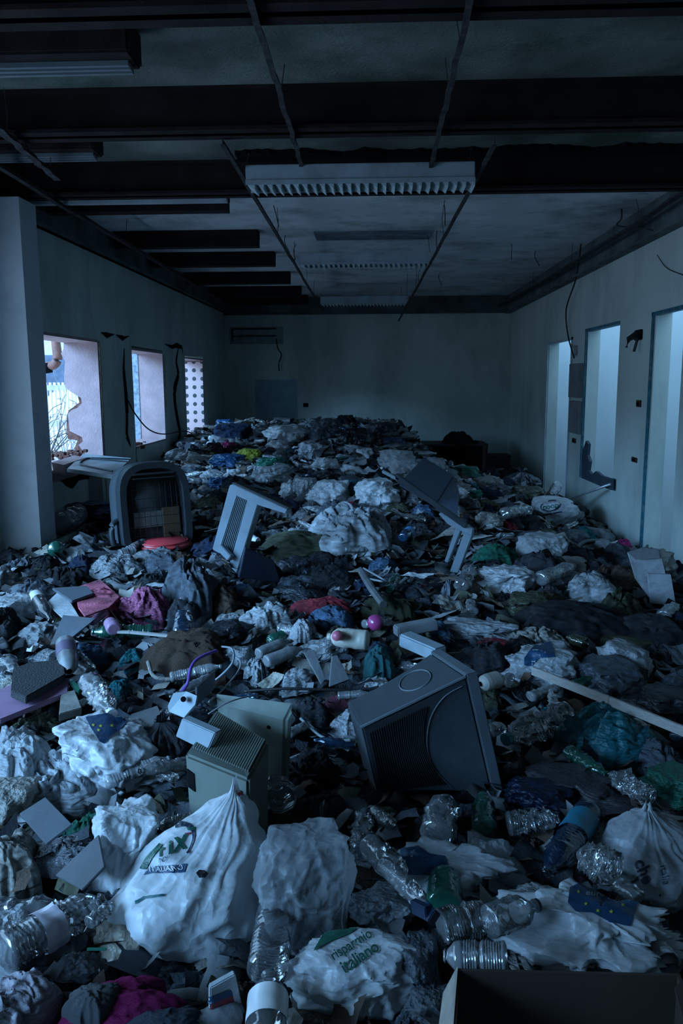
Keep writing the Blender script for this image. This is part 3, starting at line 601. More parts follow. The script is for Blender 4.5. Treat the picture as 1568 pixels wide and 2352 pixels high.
def bag(label, box, m, asp=.8, neck=True, name='plastic_bag', lean=(0, 0), crease=.16, lump=.16, lift=0, sink=.03, rot=0, k=True, sq=0, ears=1.0, cat='bag', necky=.84, pinch=.75, ca=1.0, tent=False):
    c, w, d, h, yaw = boxfit(*box, asp=asp, lift=lift); s = seed()
    o = link(name, bag_mesh(s, neck, lean, crease, lump, square=sq, ears=ears, necky=necky, pinch=pinch, cr_amt=ca, tent=tent, n=60, seg=120), m, None, True); put(o, c, w, d, h, yaw, rot, sink-lift); tag(o, label, cat)
    if k: keep(c, min(w, d)*.5)
    return o
def orient(o, p, q, roll=0.0):
    p, q = Vector(p), Vector(q); x = (q-p).normalized(); up = Vector((0, 0, 1)); y = up.cross(x)
    if y.length < 1e-3: y = Vector((0, 1, 0))
    y.normalize(); z = x.cross(y)
    M = Matrix((x, y, z)).transposed().to_4x4() @ Matrix.Rotation(roll, 4, 'X')
    M.translation = p; o.matrix_world = M; return o
CAPM = {}
def bottle(label, a, b_, wpx, m, kind='water', crush=.5, lab=None, cap='blue', lift=0.0, flat=.9, bend=0.0, name='plastic_bottle', labspan=(.3, .5), za=None, zb=None, cat='bottle', k=True, roll=0.0, grp=None):
    """a = pixel of the base, b_ = pixel of the cap"""
    g = G((a[0]+b_[0])/2, (a[1]+b_[1])/2, .04+lift); D = (g-CAM).dot(FW); R = wpx*D/F/2
    pa = G(a[0], a[1], R*.8+lift+(za or 0)); pb = G(b_[0], b_[1], R*.8+lift+(zb or 0)); L = (pb-pa).length
    e = thing(name, label, cat, (0, 0, 0), 0, grp); orient(e, pa, pb, roll); s = seed()
    P, cp = bottle_profile(kind, L, R)
    link('body', lathe_x(P, 26, crush, s, R, L, flat, bend, random.uniform(-1, 1)*crush), m, e, True)
    if cp and cap: 
        link('cap', lathe_x([(cp[0], 0), (cp[0], cp[2]), (cp[1], cp[2]), (cp[1], 0)], 16, 0, s, R, L, flat), plas(cap), e, False)
    if lab:
        x0, x1_ = labspan[0]*L, labspan[1]*L
        LP = [(x0+(x1_-x0)*t, R*1.015) for t in np.linspace(0, 1, 12)]
        lo = link('label', lathe_x(LP, 26, crush*.5, s, R, L, flat, bend), lab, e, True)
    if k: keep((pa+pb)/2, max(R*1.2, .05))
    return e
def stick(name, label, cat, pts, w, h, m, grp=None):
    o = B()
    for p, q in zip(pts[:-1], pts[1:]): o.bar(p, q, w, h)
    return tag(o.build(name, m, None, bevel=min(w, h)*.12), label, cat, grp)
def panel(name, label, cat, quad, thick, m, lift=.05, lifts=None, parent=None):
    """flat board given by its corner pixels, each resting 'lift' above the heap"""
    P = [G(x, y, (lifts[i] if lifts else lift)) for i, (x, y) in enumerate(quad)]
    # make planar from first three
    n = (P[1]-P[0]).cross(P[2]-P[0]).normalized()
    if n.z < 0: n = -n
    Q = []
    for (x, y) in quad:
        d = ray(x, y); t = (P[0]-CAM).dot(n)/d.dot(n); Q.append(CAM+d*t)
    bb = B().hexa(Q, [q-n*thick for q in Q]); o = bb.build(name, m, parent, bevel=min(.003, thick*.2))
    if parent is None: tag(o, label, cat); keep(sum(Q, Vector())/len(Q), .08)
    return o
def project(objs, polys, m, name, parent, off=.0025, step=7.0):
    """print that follows the surface it is on: outlines given in frame pixels are laid onto the mesh"""
    bpy.context.view_layer.update()
    bm = bmesh.new()
    for poly in polys:
        try: bm.faces.new([bm.verts.new((x, y, 0)) for x, y in poly])
        except ValueError: pass
    bmesh.ops.triangulate(bm, faces=bm.faces)
    for _ in range(6):
        es = [e for e in bm.edges if e.calc_length() > step]
        if not es: break
        bmesh.ops.subdivide_edges(bm, edges=es, cuts=1); bmesh.ops.triangulate(bm, faces=[f for f in bm.faces if len(f.verts) > 3])
    trees = []
    for o in objs:
        t = bmesh.new(); t.from_mesh(o.data); t.transform(o.matrix_world); t.normal_update(); trees.append(BVHTree.FromBMesh(t)); t.free()
    dead = []; inv = parent.matrix_world.inverted()
    for v in bm.verts:
        d = ray(v.co.x, v.co.y).normalized(); best = None
        for t in trees:
            h = t.ray_cast(CAM, d)
            if h[0] is not None and (best is None or h[3] < best[3]): best = h
        if best is None: dead.append(v); continue
        nn = best[1] if best[1].dot(d) < 0 else -best[1]
        v.co = inv @ (best[0]+nn*off)
    bmesh.ops.delete(bm, geom=dead, context='VERTS')
    bm.faces.ensure_lookup_table()
    far = [e for e in bm.edges if (parent.matrix_world @ e.verts[0].co-parent.matrix_world @ e.verts[1].co).length > .07]
    bmesh.ops.delete(bm, geom=far, context='EDGES_FACES')
    me = bpy.data.meshes.new(name); bm.to_mesh(me); bm.free()
    return link(name, me, m, parent, True)
def text_polys(txt, cx, cy, size, rot=0.0, sx=1.0, shear=0.0, bold=.0):
    cu = bpy.data.curves.new('t', 'FONT'); cu.body = txt; cu.size = 1; cu.align_x = 'CENTER'; cu.align_y = 'CENTER'; cu.offset = bold; cu.resolution_u = 3; cu.shear = shear
    ob = bpy.data.objects.new('t', cu); me = bpy.data.meshes.new_from_object(ob)
    ca, sa = math.cos(math.radians(rot)), math.sin(math.radians(rot)); out = []
    for p in me.polygons:
        q = []
        for i in p.vertices:
            v = me.vertices[i].co; x, y = v.x*size*sx, v.y*size; q.append((cx+x*ca-y*sa, cy-(x*sa+y*ca)))
        out.append(q)
    bpy.data.objects.remove(ob); bpy.data.curves.remove(cu); bpy.data.meshes.remove(me); return out
def ink(c): return mat('ink_'+c, tuple(v*(.62 if c in ('blue', 'green', 'teal') else .9) for v in PAL[c]), .4, var=.35, scale=12, bump=.2, bscale=40)
def star(cx, cy, r): return [(cx+(r if k % 2 == 0 else r*.45)*math.sin(k*math.pi/5), cy-(r if k % 2 == 0 else r*.45)*math.cos(k*math.pi/5)) for k in range(10)]

# ================================================================== the heap itself
def patchmat():
    m, nt, b, out = nodes('mixed_rubbish'); N = nt.nodes.new; Lk = nt.links.new
    tc = N('ShaderNodeTexCoord'); nz = N('ShaderNodeTexNoise'); nz.inputs['Scale'].default_value = 5; nz.inputs['Detail'].default_value = 4; Lk(tc.outputs['Object'], nz.inputs['Vector'])
    ad = N('ShaderNodeMixRGB'); ad.inputs[0].default_value = .12; Lk(tc.outputs['Object'], ad.inputs[1]); Lk(nz.outputs['Color'], ad.inputs[2])
    vo = N('ShaderNodeTexVoronoi'); vo.inputs['Scale'].default_value = 13; Lk(ad.outputs[0], vo.inputs['Vector'])
    sp = N('ShaderNodeSeparateXYZ'); Lk(vo.outputs['Color'], sp.inputs[0]); rp = N('ShaderNodeValToRGB'); Lk(sp.outputs[0], rp.inputs[0]); cr = rp.color_ramp; cr.interpolation = 'CONSTANT'
    cols = [(0, (.012, .013, .015)), (.22, (.04, .045, .05)), (.42, (.02, .02, .025)), (.5, (.09, .095, .1)), (.62, (.05, .04, .035)), (.7, (.03, .05, .07)), (.78, (.18, .2, .21)), (.85, (.015, .015, .015)), (.93, (.32, .36, .4)), (.97, (.12, .03, .05))]
    for i, (p, c) in enumerate(cols):
        e = cr.elements[i] if i < 2 else cr.elements.new(p)
        e.position = p; e.color = (*c, 1)
    Lk(rp.outputs[0], b.inputs['Base Color']); b.inputs['Roughness'].default_value = .75
    bm = N('ShaderNodeBump'); bm.inputs['Strength'].default_value = .8; bm.inputs['Distance'].default_value = .02; n2 = N('ShaderNodeTexNoise'); n2.inputs['Scale'].default_value = 45; n2.inputs['Detail'].default_value = 5
    Lk(tc.outputs['Object'], n2.inputs['Vector']); Lk(n2.outputs['Fac'], bm.inputs['Height']); Lk(bm.outputs[0], b.inputs['Normal']); return m
ys = np.concatenate([np.arange(.6, 4.5, .02), np.arange(4.5, 9, .028), np.arange(9, 14.28, .04)]); xs = np.linspace(XL+.01, XR-.005, 210)
XX, YY = np.meshgrid(xs, ys)
wx, wy = XX+.1*pn(XX*4, YY*4, .5), YY+.1*pn(XX*4, YY*4, 8.5)
ZZ = T(XX, YY)+.07*(ridge(wx*3.2, wy*3.2, 1.1)**2-.5)+.05*(ridge(wx*7, wy*7, 4.1)**2-.5)+.02*ridge(wx*16, wy*16, 2)-.065
o = link('rubbish_layer', pymesh(np.stack([XX, YY, ZZ], -1).reshape(-1, 3).tolist(), grid_faces(len(ys), len(xs))), patchmat(), None, True)
tag(o, 'trampled layer of mixed dark rubbish covering the whole floor', 'rubbish', kind='stuff')

# shreds: paper, leaves, bits of film and cloth between everything
RS = np.random.RandomState(31); NSH = 9000; VS, FS, MI = [], [], []
for i in range(NSH):
    y = 1.2+11.6*RS.rand()**1.25; x = RS.uniform(XL+.1, XR-.08)
    if abs(x+.04*y) > .47*y+.1: continue
    L_ = RS.uniform(.018, .06)*(1+.07*y); Wd = L_*RS.uniform(.18, .9); c = Vector((x, y, float(T(x, y))-.025+RS.uniform(0, .055))); a = RS.uniform(0, 6.28)
    ex = Vector((math.cos(a), math.sin(a), RS.uniform(-.6, .6))).normalized(); ey = Vector((-math.sin(a), math.cos(a), RS.uniform(-.7, .7))).normalized(); ez = ex.cross(ey)
    k1, k2, n0 = RS.uniform(-.5, .5), RS.uniform(-.35, .35), len(VS)
    for u in (-1, -.35, .35, 1):
        for v in (-1, 0, 1): VS.append(c+ex*(L_*u*(1+.2*RS.uniform(-1, 1)))+ey*(Wd*v*(1+.3*RS.uniform(-1, 1)))+ez*(L_*(k1*u*u+k2*abs(v)+.1*RS.uniform(-1, 1))))
    for p in range(3):
        for q in range(2): FS.append((n0+p*3+q, n0+p*3+q+1, n0+(p+1)*3+q+1, n0+(p+1)*3+q)); 
    MI += [int(RS.choice(10, p=[.16, .18, .13, .1, .07, .06, .12, .06, .05, .07]))]*6
me = pymesh(VS, FS); o = link('shreds', me, [cloth(c) for c in ('charcoal', 'slate', 'black', 'brown', 'olive', 'dirty')]+[paper('grey'), bagm('pale', .8), paper('pale'), cloth('grey')], None, True); me.polygons.foreach_set('material_index', MI)
tag(o, 'countless small shreds of paper, film and cloth between the larger rubbish', 'shreds', kind='stuff')

# ================================================================== large things
def lerp(a, b_, t): return a+(b_-a)*t
def catmull2(P, n=6): return [(q.x, q.y) for q in catmull([(x, y, 0) for x, y in P], n)]
# --- dark television lying on its side, centre right
tv = thing('television', 'dark grey tube television lying on its side, oval recess on top', 'television')
P1, P2, P0 = aY(1070, 1553, 2.30), aY(1131, 1822, 2.46), aY(990, 1500, 2.58); P3 = P0+P2-P1
Q1, Q2, Q0 = aY(830, 1670, 2.26), aY(867, 1824, 2.46), aY(796, 1610, 2.46); Q3 = Q0+Q2-Q1
fr = [P0, P1, P2, P3]; bk = [Q0, Q1, Q2, Q3]
prof_t = np.linspace(0, 1, 15); vs = []; fs = []
def section(t):
    e = t**1.35*(1-.0)+0; cb = sum(bk, Vector())/4; cf = sum(fr, Vector())/4; c = lerp(cb, cf, t)
    return [c+lerp(bk[i]-cb, fr[i]-cf, e) for i in range(4)]
M_tv = mat('television_shell', (.05, .062, .072), .62, var=.12, scale=30, bump=.08, bscale=500, dirt=(.09, .1, .1), dscale=5, damt=.35)
M_tv2 = mat('television_edge', (.13, .155, .175), .5, var=.15, scale=10)
NS = 9
for t in prof_t:
    s4 = section(t)
    for i in range(4):
        for k in range(NS): vs.append(lerp(s4[i], s4[(i+1) % 4], k/NS))
m_ = 4*NS; fs = grid_faces(len(prof_t), m_, True); fs.append(tuple(range(m_))[::-1]); fs.append(tuple(len(vs)-m_+i for i in range(m_)))
me = pymesh(vs, fs); bm = bmesh.new(); bm.from_mesh(me); bmesh.ops.recalc_face_normals(bm, faces=bm.faces)
bmesh.ops.bevel(bm, geom=[e for e in bm.edges if e.calc_face_angle(0) > .6], offset=.006, segments=2, affect='EDGES'); bm.to_mesh(me); bm.free(); link('casing', me, M_tv, tv)
ax = (sum(fr, Vector())-sum(bk, Vector())).normalized()
cf = sum(fr, Vector())/4
bz = [cf+(p-cf)*1.03 for p in fr]; bb = B()
for i in range(4):
    j = (i+1) % 4; a, c = bz[i], bz[j]; ia, ic = cf+(a-cf)*.84, cf+(c-cf)*.84
    bb.hexa([a, c, ic, ia], [p+ax*.035 for p in (a, c, ic, ia)])
bb.build('bezel', M_tv2, tv, bevel=.003)
B().hexa([cf+(p-cf)*.86+ax*.004 for p in fr], [cf+(p-cf)*.86+ax*.02 for p in fr]).build('screen', mat('tube_glass', (.02, .025, .03), .1), tv)
def nf(t, s_, off=0.0):      # point on the near (ribbed) face; t along the length, s_ down
    q = section(t); a, c = q[1], q[2]; n = (c-a).cross(ax).normalized()
    if n.dot(CAM-a) < 0: n = -n
    return lerp(a, c, s_)+n*off
bpy.context.view_layer.update(); _cas = [c_ for c_ in bpy.data.objects if c_.name.startswith('casing') and c_.parent == tv][0]
_t = bmesh.new(); _t.from_mesh(_cas.data); _tree = BVHTree.FromBMesh(_t); _t.free()
def onface(x, y, off=0.0):
    d = ray(x, y).normalized(); h = _tree.ray_cast(CAM, d)
    return h[0]+(h[1] if h[1].dot(d) < 0 else -h[1])*off
bb = B()
for k in range(26):
    u = k/25; x0_, y0_ = lerp(848, 978, u), lerp(1682, 1622, u); x1_, y1_ = lerp(876, 1022, u), lerp(1814, 1800, u)
    pts = [onface(lerp(x0_, x1_, v)-26*u*u*math.sin(math.pi*v), lerp(y0_, y1_, v), .002) for v in np.linspace(0, 1, 12)]
    for a, c in zip(pts[:-1], pts[1:]): bb.bar(a, c, .0028, .005)
bb.build('vent_ribs', mat('vent_rib', (.02, .024, .027), .6), tv)
B().tube([onface(x, y, .001) for x, y in catmull2([(1062, 1575), (1020, 1600), (990, 1645), (980, 1700), (988, 1745), (1010, 1780), (1042, 1812)])], .002, 6).build('arc_ridge', M_tv2, tv, True)
def tf(t, s_, off=0.0):      # upper face
    q = section(t); a, c = q[0], q[1]; n = (c-a).cross(ax).normalized()
    if n.z < 0: n = -n
    return lerp(a, c, s_)+n*off
B().tube([tf(.66+.155*math.cos(a), .42+.27*math.sin(a), .0015) for a in np.linspace(0, 2*math.pi, 37)], .0028, 6).build('swivel_rim', M_tv2, tv, True)
c0 = [tf(.66+.14*math.cos(a), .42+.25*math.sin(a), .0012) for a in np.linspace(0, 2*math.pi, 33)[:-1]]
B().hexa(c0, [p+Vector((0, 0, -.008)) for p in c0]).build('swivel_recess', M_tv, tv)
for i in range(4): B().bar(section(0)[i]-ax*.004, section(.995)[i], .006, .006).build('corner_ridge', M_tv2, tv) if i == 1 else None
keep(cf, .3); keep(sum(bk, Vector())/4, .25); keep((cf+sum(bk, Vector())/4)/2, .3); lm('the dark television', (cf+sum(bk, Vector())/4)/2)
# --- beige monitors
M_bei = mat('beige_casing', (.16, .18, .15), .6, var=.12, scale=20, bump=.05, bscale=400, dirt=(.1, .11, .1), dscale=4, damt=.6)
M_vent_shade = mat('vent_painted_shade', (.03, .035, .033), .8)  # dark colour of a flat plate, painting the shade behind the vent slats
def caseblock(name, label, top, zt, depth, taper=.92, slats=None, lab='monitor', low=None):
    P = [aZ(x, y, z) for (x, y), z in zip(top, zt)]; c = sum(P, Vector())/4
    L = [c+(p-c)*taper+Vector((0, 0, 0)) for p in P]
    L = [Vector((l.x, l.y, l.z-depth)) for l in L]
    if low: L = low
    o = thing(name, label, lab); B().hexa(L, P).build('casing', M_bei, o, bevel=.008)
    if slats:
        t0, t1, n = slats; nn = (P[1]-P[0]).cross(P[3]-P[0]).normalized(); nn = nn if nn.z > 0 else -nn
        q = lambda u, v: lerp(lerp(P[0], P[1], u), lerp(P[3], P[2], u), v)
        B().hexa([q(.04, .06)+nn*.001, q(.96, .06)+nn*.001, q(.96, .86)+nn*.001, q(.04, .86)+nn*.001], [q(.04, .06)+nn*.002, q(.96, .06)+nn*.002, q(.96, .86)+nn*.002, q(.04, .86)+nn*.002]).build('vent_shade_plate', M_vent_shade, o)
        bb = B()
        for k in range(n):
            u = .05+.9*(k+.5)/n; bb.bar(q(u, .06)+nn*.004, q(u, .86)+nn*.004, .0045, .006, nn)
        bb.build('vent_grille', M_bei, o)
    keep(c, .22); keep(c-Vector((0, .12, 0)), .2); return o, P, L
o, P, L = caseblock('computer_monitor', 'beige monitor lying face down, ribbed vent grille turned upward', [(495, 1628), (618, 1702), (571, 1792), (424, 1732)], [.60, .57, .54, .58], .34, slats=(0, 1, 26))
lm('the beige monitor', sum(P, Vector())/4)
nn = (P[2]-P[3]).cross(L[3]-P[3]).normalized(); nn = nn if nn.dot(CAM-P[3]) > 0 else -nn
q = lambda u, v: lerp(lerp(P[3], P[2], u), lerp(L[3], L[2], u), v)
B().hexa([q(.03, .12), q(.14, .14), q(.14, .3), q(.03, .28)], [x+nn*.003 for x in (q(.03, .12), q(.14, .14), q(.14, .3), q(.03, .28))]).build('socket_opening', M_dark, o)
B().hexa([q(.16, .5), q(.24, .5), q(.24, .62), q(.16, .62)], [x+nn*.003 for x in (q(.16, .5), q(.24, .5), q(.24, .62), q(.16, .62))]).build('socket_opening', M_dark, o)
o, P, L = caseblock('computer_monitor', 'second beige monitor shell wedged behind the one with the vent grille', [(492, 1588), (677, 1611), (655, 1655), (520, 1622)], [.62, .62, .56, .58], .30, taper=.86)
q = lambda u, v: lerp(lerp(P[3], P[2], u), lerp(L[3], L[2], u), v); nn = (P[2]-P[3]).cross(L[3]-P[3]).normalized(); nn = nn if nn.dot(CAM-P[3]) > 0 else -nn
B().tube([q(.72, .12)-nn*.002, q(.72, .12)+nn*.002], .006, 12).build('screw_hole', M_dark, o)
# metal bracket and box part in front of them
o = thing('metal_bracket', 'pale metal bracket with a round hole, left of the beige monitor', 'bracket')
pl = [aZ(x, y, z) for x, y, z in ((398, 1592, .60), (428, 1588, .62), (452, 1598, .63), (448, 1618, .60), (422, 1648, .54), (388, 1634, .52), (385, 1622, .54))]
B().hexa(pl, [p+Vector((.002, .006, -.006)) for p in pl]).build('plate', M_white, o)
B().tube([aZ(421, 1606, .615), aZ(421, 1606, .60)], .009, 14).build('hole', M_dark, o)
B().bar(aZ(450, 1600, .615), aZ(492, 1560, .58), .006, .06).build('arm', metalm('slate'), o)
o = panel('blank_plate', 'pale blank plate leaning on the vent of the beige monitor', 'panel', [(417, 1650), (494, 1684), (475, 1728), (402, 1692)], .03, M_white, lifts=[.34, .34, .27, .27])
# --- office chair
ch = thing('office_chair', 'black office chair turned away, wire lattice in its back', 'chair')
base = G(366, 1252, .0); sc_ = (base-CAM).dot(FW)/F      # metres per pixel
ch.location = (base.x, base.y, base.z-.03); ch.rotation_euler = (math.radians(-6), 0, math.radians(38)); W, H = 168*sc_, 200*sc_
def shell(y0, y1, w0, w1, h0, h1, z0=0.0, n=40):
    out = []
    for y, w_, h_ in ((y0, w0, h0), (y1, w1, h1)):
        L_ = []
        for a in np.linspace(0, 2*math.pi, n, endpoint=False):
            c_, s_ = math.cos(a), math.sin(a); pw, hh = (2.9, .42) if s_ > 0 else (9, .58)
            L_.append((w_/2*math.copysign(abs(c_)**(2/pw), c_), y, z0+h_*.58+h_*hh*math.copysign(abs(s_)**(2/pw), s_)))
        out.append(L_)
    return out
def ring(name, secs, m, parent, smooth=True):
    vs = [p for s_ in secs for p in s_]; n = len(secs[0]); me = pymesh(vs, grid_faces(len(secs), n, True)+[tuple(range(n)), tuple(len(vs)-n+i for i in range(n))[::-1]]); bm = bmesh.new(); bm.from_mesh(me); bmesh.ops.recalc_face_normals(bm, faces=bm.faces); bm.to_mesh(me); bm.free(); return link(name, me, m, parent, smooth)
M_uph = mat('chair_upholstery', (.05, .062, .072), .9, var=.2, scale=40, bump=.2, bscale=300); M_cpl = mat('chair_plastic', (.022, .028, .032), .55)
a, c = shell(.0, .06, W, W*1.04, H, H*1.02); d1, d2 = shell(.22, .30, W*.98, W*.8, H*1.0, H*.88)
ring('backrest_cushion', [c, d1, d2], M_uph, ch)
# rim of the rear shell as a ring with a hollow middle
o1, o2 = shell(-.015, .06, W, W*1.02, H, H*1.02); i1, i2 = shell(-.012, .05, W*.82, W*.8, H*.86, H*.84, z0=H*.07)
vs = [p for s_ in (o2, o1, i1, i2) for p in s_]; link('rear_frame', pymesh(vs, grid_faces(4, 40, True)), M_cpl, ch)
ring('inner_panel', list(shell(.052, .062, W*.84, W*.84, H*.88, H*.88, z0=H*.06)), mat('chair_inner', (.045, .045, .04), .9, var=.6, scale=9), ch)
B().box((-W*.3, .035, H*.26), (W*.36, .05, H*.44)).build('torn_foam', mat('foam', (.22, .24, .22), .95, var=.4, scale=9), ch)
B().box((W*.12, .032, H*.12), (W*.36, .05, H*.47)).build('cardboard_backing', mat('backing_board', (.16, .10, .05), .9), ch)
B().box((-W*.3, -.02, H*.86), (W*.3, .02, H*.885)).box((-W*.3, -.02, H*.815), (W*.3, .02, H*.83)).build('hand_grip', M_cpl, ch, bevel=.003)
bb = B()
for k in range(9): x = W*(-.32+.08*k); bb.tube([(x, .012, H*.12), (x, .008, H*.5), (x, .012, H*.76)], .0022, 5)
for k in range(6): z = H*(.17+.105*k); bb.tube([(-W*.38, .01, z), (0, .006, z+.004), (W*.38, .01, z)], .0022, 5)
bb.build('wire_lattice', metalm('charcoal'), [c_ for c_ in bpy.data.objects if c_.name.startswith('rear_frame')][0])
B().tube(catmull([(-W*.5, .06, H*.08), (-W*.60, .05, H*.12), (-W*.60, .05, H*.32), (-W*.5, .06, H*.37)], 6), .02, 10).build('side_handle', M_cpl, ch, True)
ring('seat', list(shell(.2, .7, W*.9, W*.8, .12, .10, z0=.02)), M_uph, ch)
keep(base+Vector((0, .25, 0)), .42); keep(base+Vector((.15, .05, 0)), .3); keep(base+Vector((-.2, .15, 0)), .3); lm('the office chair', base)
# --- grooved grey plastic frame left of centre
def vert_plane(pts, Y, slope=0.0): # vertical-ish plane through world Y; slope leans it back with height
    return [aY(x, y, Y) for x, y in pts]
fY = G(543, 1312).y
fr_ = thing('plastic_stand', 'pale grey plastic stand with dark grooved slats, standing left of centre', 'frame')
def pp(pts, Y, th, name, m, parent, bev=.004): 
    P = [aY(x, y, Y) for x, y in pts]; return B().hexa(P, [p+Vector((.02, th, -.01)) for p in P]).build(name, m, parent, bevel=bev)
M_fr = mat('frame_plastic', (.23, .28, .32), .45, var=.12, scale=6, dirt=(.12, .14, .15), dscale=5, damt=.4)
pp([(526, 1117), (548, 1124), (544, 1140), (506, 1260), (505, 1272), (487, 1262)], fY, .09, 'left_upright', M_fr, fr_)
pp([(570, 1142), (592, 1158), (543, 1318), (525, 1298), (531, 1280)], fY, .09, 'right_upright', M_fr, fr_)
pp([(526, 1115), (534, 1112), (660, 1170), (656, 1180), (592, 1160), (548, 1141), (526, 1134)], fY-.001, .09, 'top_arm', M_fr, fr_)
pp([(530, 1110), (536, 1107), (664, 1166), (661, 1171)], fY-.01, .14, 'dark_edge', mat('frame_edge', (.03, .035, .04), .6), fr_)
pp([(545, 1139), (570, 1148), (529, 1284), (505, 1262)], fY+.03, .02, 'slat_backing', M_dark, fr_, 0); SB_ = [c_ for c_ in bpy.data.objects if c_.name.startswith('slat_backing')][0]
bb = B()
for k in range(7):
    u = (k+.5)/7; a, c = aY(lerp(545, 570, u), lerp(1139, 1148, u), fY+.012), aY(lerp(505, 529, u), lerp(1262, 1284, u), fY+.012); bb.bar(a, c, .006, .012, (0, 1, 0))
bb.build('slats', mat('slat', (.10, .13, .15), .5), SB_)
pp([(501, 1253), (506, 1250), (530, 1277), (522, 1288), (498, 1264)], fY-.05, .04, 'foot', M_fr, fr_)
g = aY(530, 1290, fY); keep(g, .25); keep(g+Vector((.2, 0, 0)), .2); lm('the grooved plastic frame', g)
pn_ = panel('dark_board', 'dark blue board leaning behind the grooved plastic frame', 'board', [(560, 1255), (625, 1285), (640, 1335), (545, 1325)], .02, plas('navy', .6), lifts=[.3, .2, .06, .05])
# --- matching frame at right of centre
gY = G(1040, 1318).y
fr2 = thing('plastic_stand', 'pale grey forked plastic leg hanging from a dark bar, right of centre', 'frame')
pp([(1006, 1180), (1012, 1177), (1086, 1214), (1084, 1232), (1062, 1222), (1050, 1216), (1028, 1204)], gY, .07, 'top_arm', M_fr, fr2)
pp([(1046, 1212), (1058, 1218), (1029, 1292), (1020, 1290)], gY, .06, 'left_prong', M_fr, fr2)
pp([(1066, 1222), (1084, 1230), (1052, 1316), (1032, 1314)], gY, .08, 'right_prong', M_fr, fr2)
p, q_ = aY(908, 1092, gY+.02), aY(1068, 1206, gY+.02); B().bar(p, q_, .09, .035).build('dark_bar', mat('bar_dark', (.03, .038, .045), .5), fr2, bevel=.004)
p, q_ = aY(878, 1082, gY), aY(915, 1101, gY); B().bar(p, q_, .05, .02).build('bar_end', M_fr, fr2, bevel=.004)
keep(aY(1040, 1250, gY), .2); lm('the forked plastic leg', aY(1040, 1290, gY))
# --- dark panel; the light on its lower face is put into a paler colour
o = thing('loose_board', 'dark blue-grey cabinet door standing on its corner above the forked leg', 'panel')
cY = gY+.35
a = [aY(973, 1050, cY+.22), aY(1041, 1091, cY+.25), aY(1000, 1160, cY), aY(916, 1110, cY)]
B().hexa(a, [p+Vector((0, .03, -.02)) for p in a]).build('face', mat('door_face', (.05, .065, .085), .6, var=.1), o, bevel=.004)
a = [aY(1042, 1094, cY+.3), aY(1054, 1128, cY+.25), aY(1050, 1186, cY+.02), aY(1000, 1160, cY+.01)]
B().hexa(a, [p+Vector((0, .03, -.01)) for p in a]).build('side', mat('door_side_painted_lit', (.12, .16, .24), .6, var=.2), o, bevel=.004)
keep(aY(985, 1150, cY), .3); lm('the dark cabinet door', aY(985, 1150, cY))
# --- broken cabinet at the back
p0, p1 = aY(912, 1020, 12.6), aY(1118, 1100, 12.6)
o = thing('cabinet', 'broken dark wooden cabinet with an open front near the back wall', 'cabinet')
M_wd = mat('dark_wood', (.05, .045, .04), .7, var=.4, scale=8, stretch=(8, 1, 1))
x0, x1_, z1_, z0_ = p0.x, p1.x, p0.z, 0.05
B().box((x0, 12.55, z1_-.03), (x1_, 13.3, z1_)).build('top', M_wd, o); B().box((x1_-.03, 12.6, z0_), (x1_, 13.3, z1_-.03)).build('side', M_wd, o); B().box((x0, 12.6, z0_), (x0+.5, 12.63, z1_-.03)).build('door', M_wd, o)
B().box((x0, 13.27, z0_), (x1_, 13.3, z1_-.03)).build('back', M_wd, o); B().box((x0+.5, 12.58, z0_), (x0+.55, 12.62, z1_-.03)).build('stile', mat('stile', (.14, .14, .13), .7), o); B().box((x1_-.08, 12.57, z0_), (x1_-.03, 12.6, z1_-.03)).build('stile', MATS['stile'], o)
keep(((x0+x1_)/2, 12.9), .5); keep((x0+.2, 12.9), .4); keep((x1_-.2, 12.9), .4); lm('the dark cabinet', (x1_, 12.6, .5))
for (xa, ya, xb, yb, lab, c) in ((1076, 1044, 1112, 1085, 'brown cardboard box right of the dark cabinet', 'brown'), (1116, 1046, 1172, 1082, 'dark box in the far right corner below the back wall', 'charcoal')):
    a, d = aY(xa, ya, 12.7), aY(xb, yb, 12.7); o = thing('box', lab, 'box'); B().box((a.x, 12.7, 0.1), (d.x, 13.1, a.z)).build('body', paper(c), o, bevel=.004); B().box((a.x+.02, 12.685, (a.z+.1)/2), (d.x-.02, 12.70, a.z-.02)).build('flap', paper(c), o)
    keep(((a.x+d.x)/2, 12.9), .25)
for (x0_, y0_, x1__, y1_, lab, c) in ((915, 998, 960, 1018, 'black rag lying on the left end of the dark cabinet', 'black'), (1012, 1003, 1085, 1026, 'black bundle lying on the top of the dark cabinet', 'black'), (1060, 1012, 1110, 1044, 'black cloth hanging over the right end of the dark cabinet', 'black')):
    a, d = aY(x0_, y0_, 12.75), aY(x1__, y1_, 12.75); s = link('rag', rag_mesh(seed(), 0, .3, 2), cloth(c), None, True); s.scale = (d.x-a.x, .5, a.z-d.z+.03); s.location = ((a.x+d.x)/2, 12.8, max(d.z, z1_-.01) if x0_ < 1050 else d.z-.02); tag(s, lab, 'rag')
# --- black plank on the crest
a, d = aY(628, 958, 12.9), aY(765, 990, 12.9); B_ = B().bar(aY(628, 970, 12.9), aY(766, 975, 12.9), .03, .16); tag(B_.build('plank', M_wd, None, bevel=.004), 'dark plank lying along the top of the far heap', 'plank')
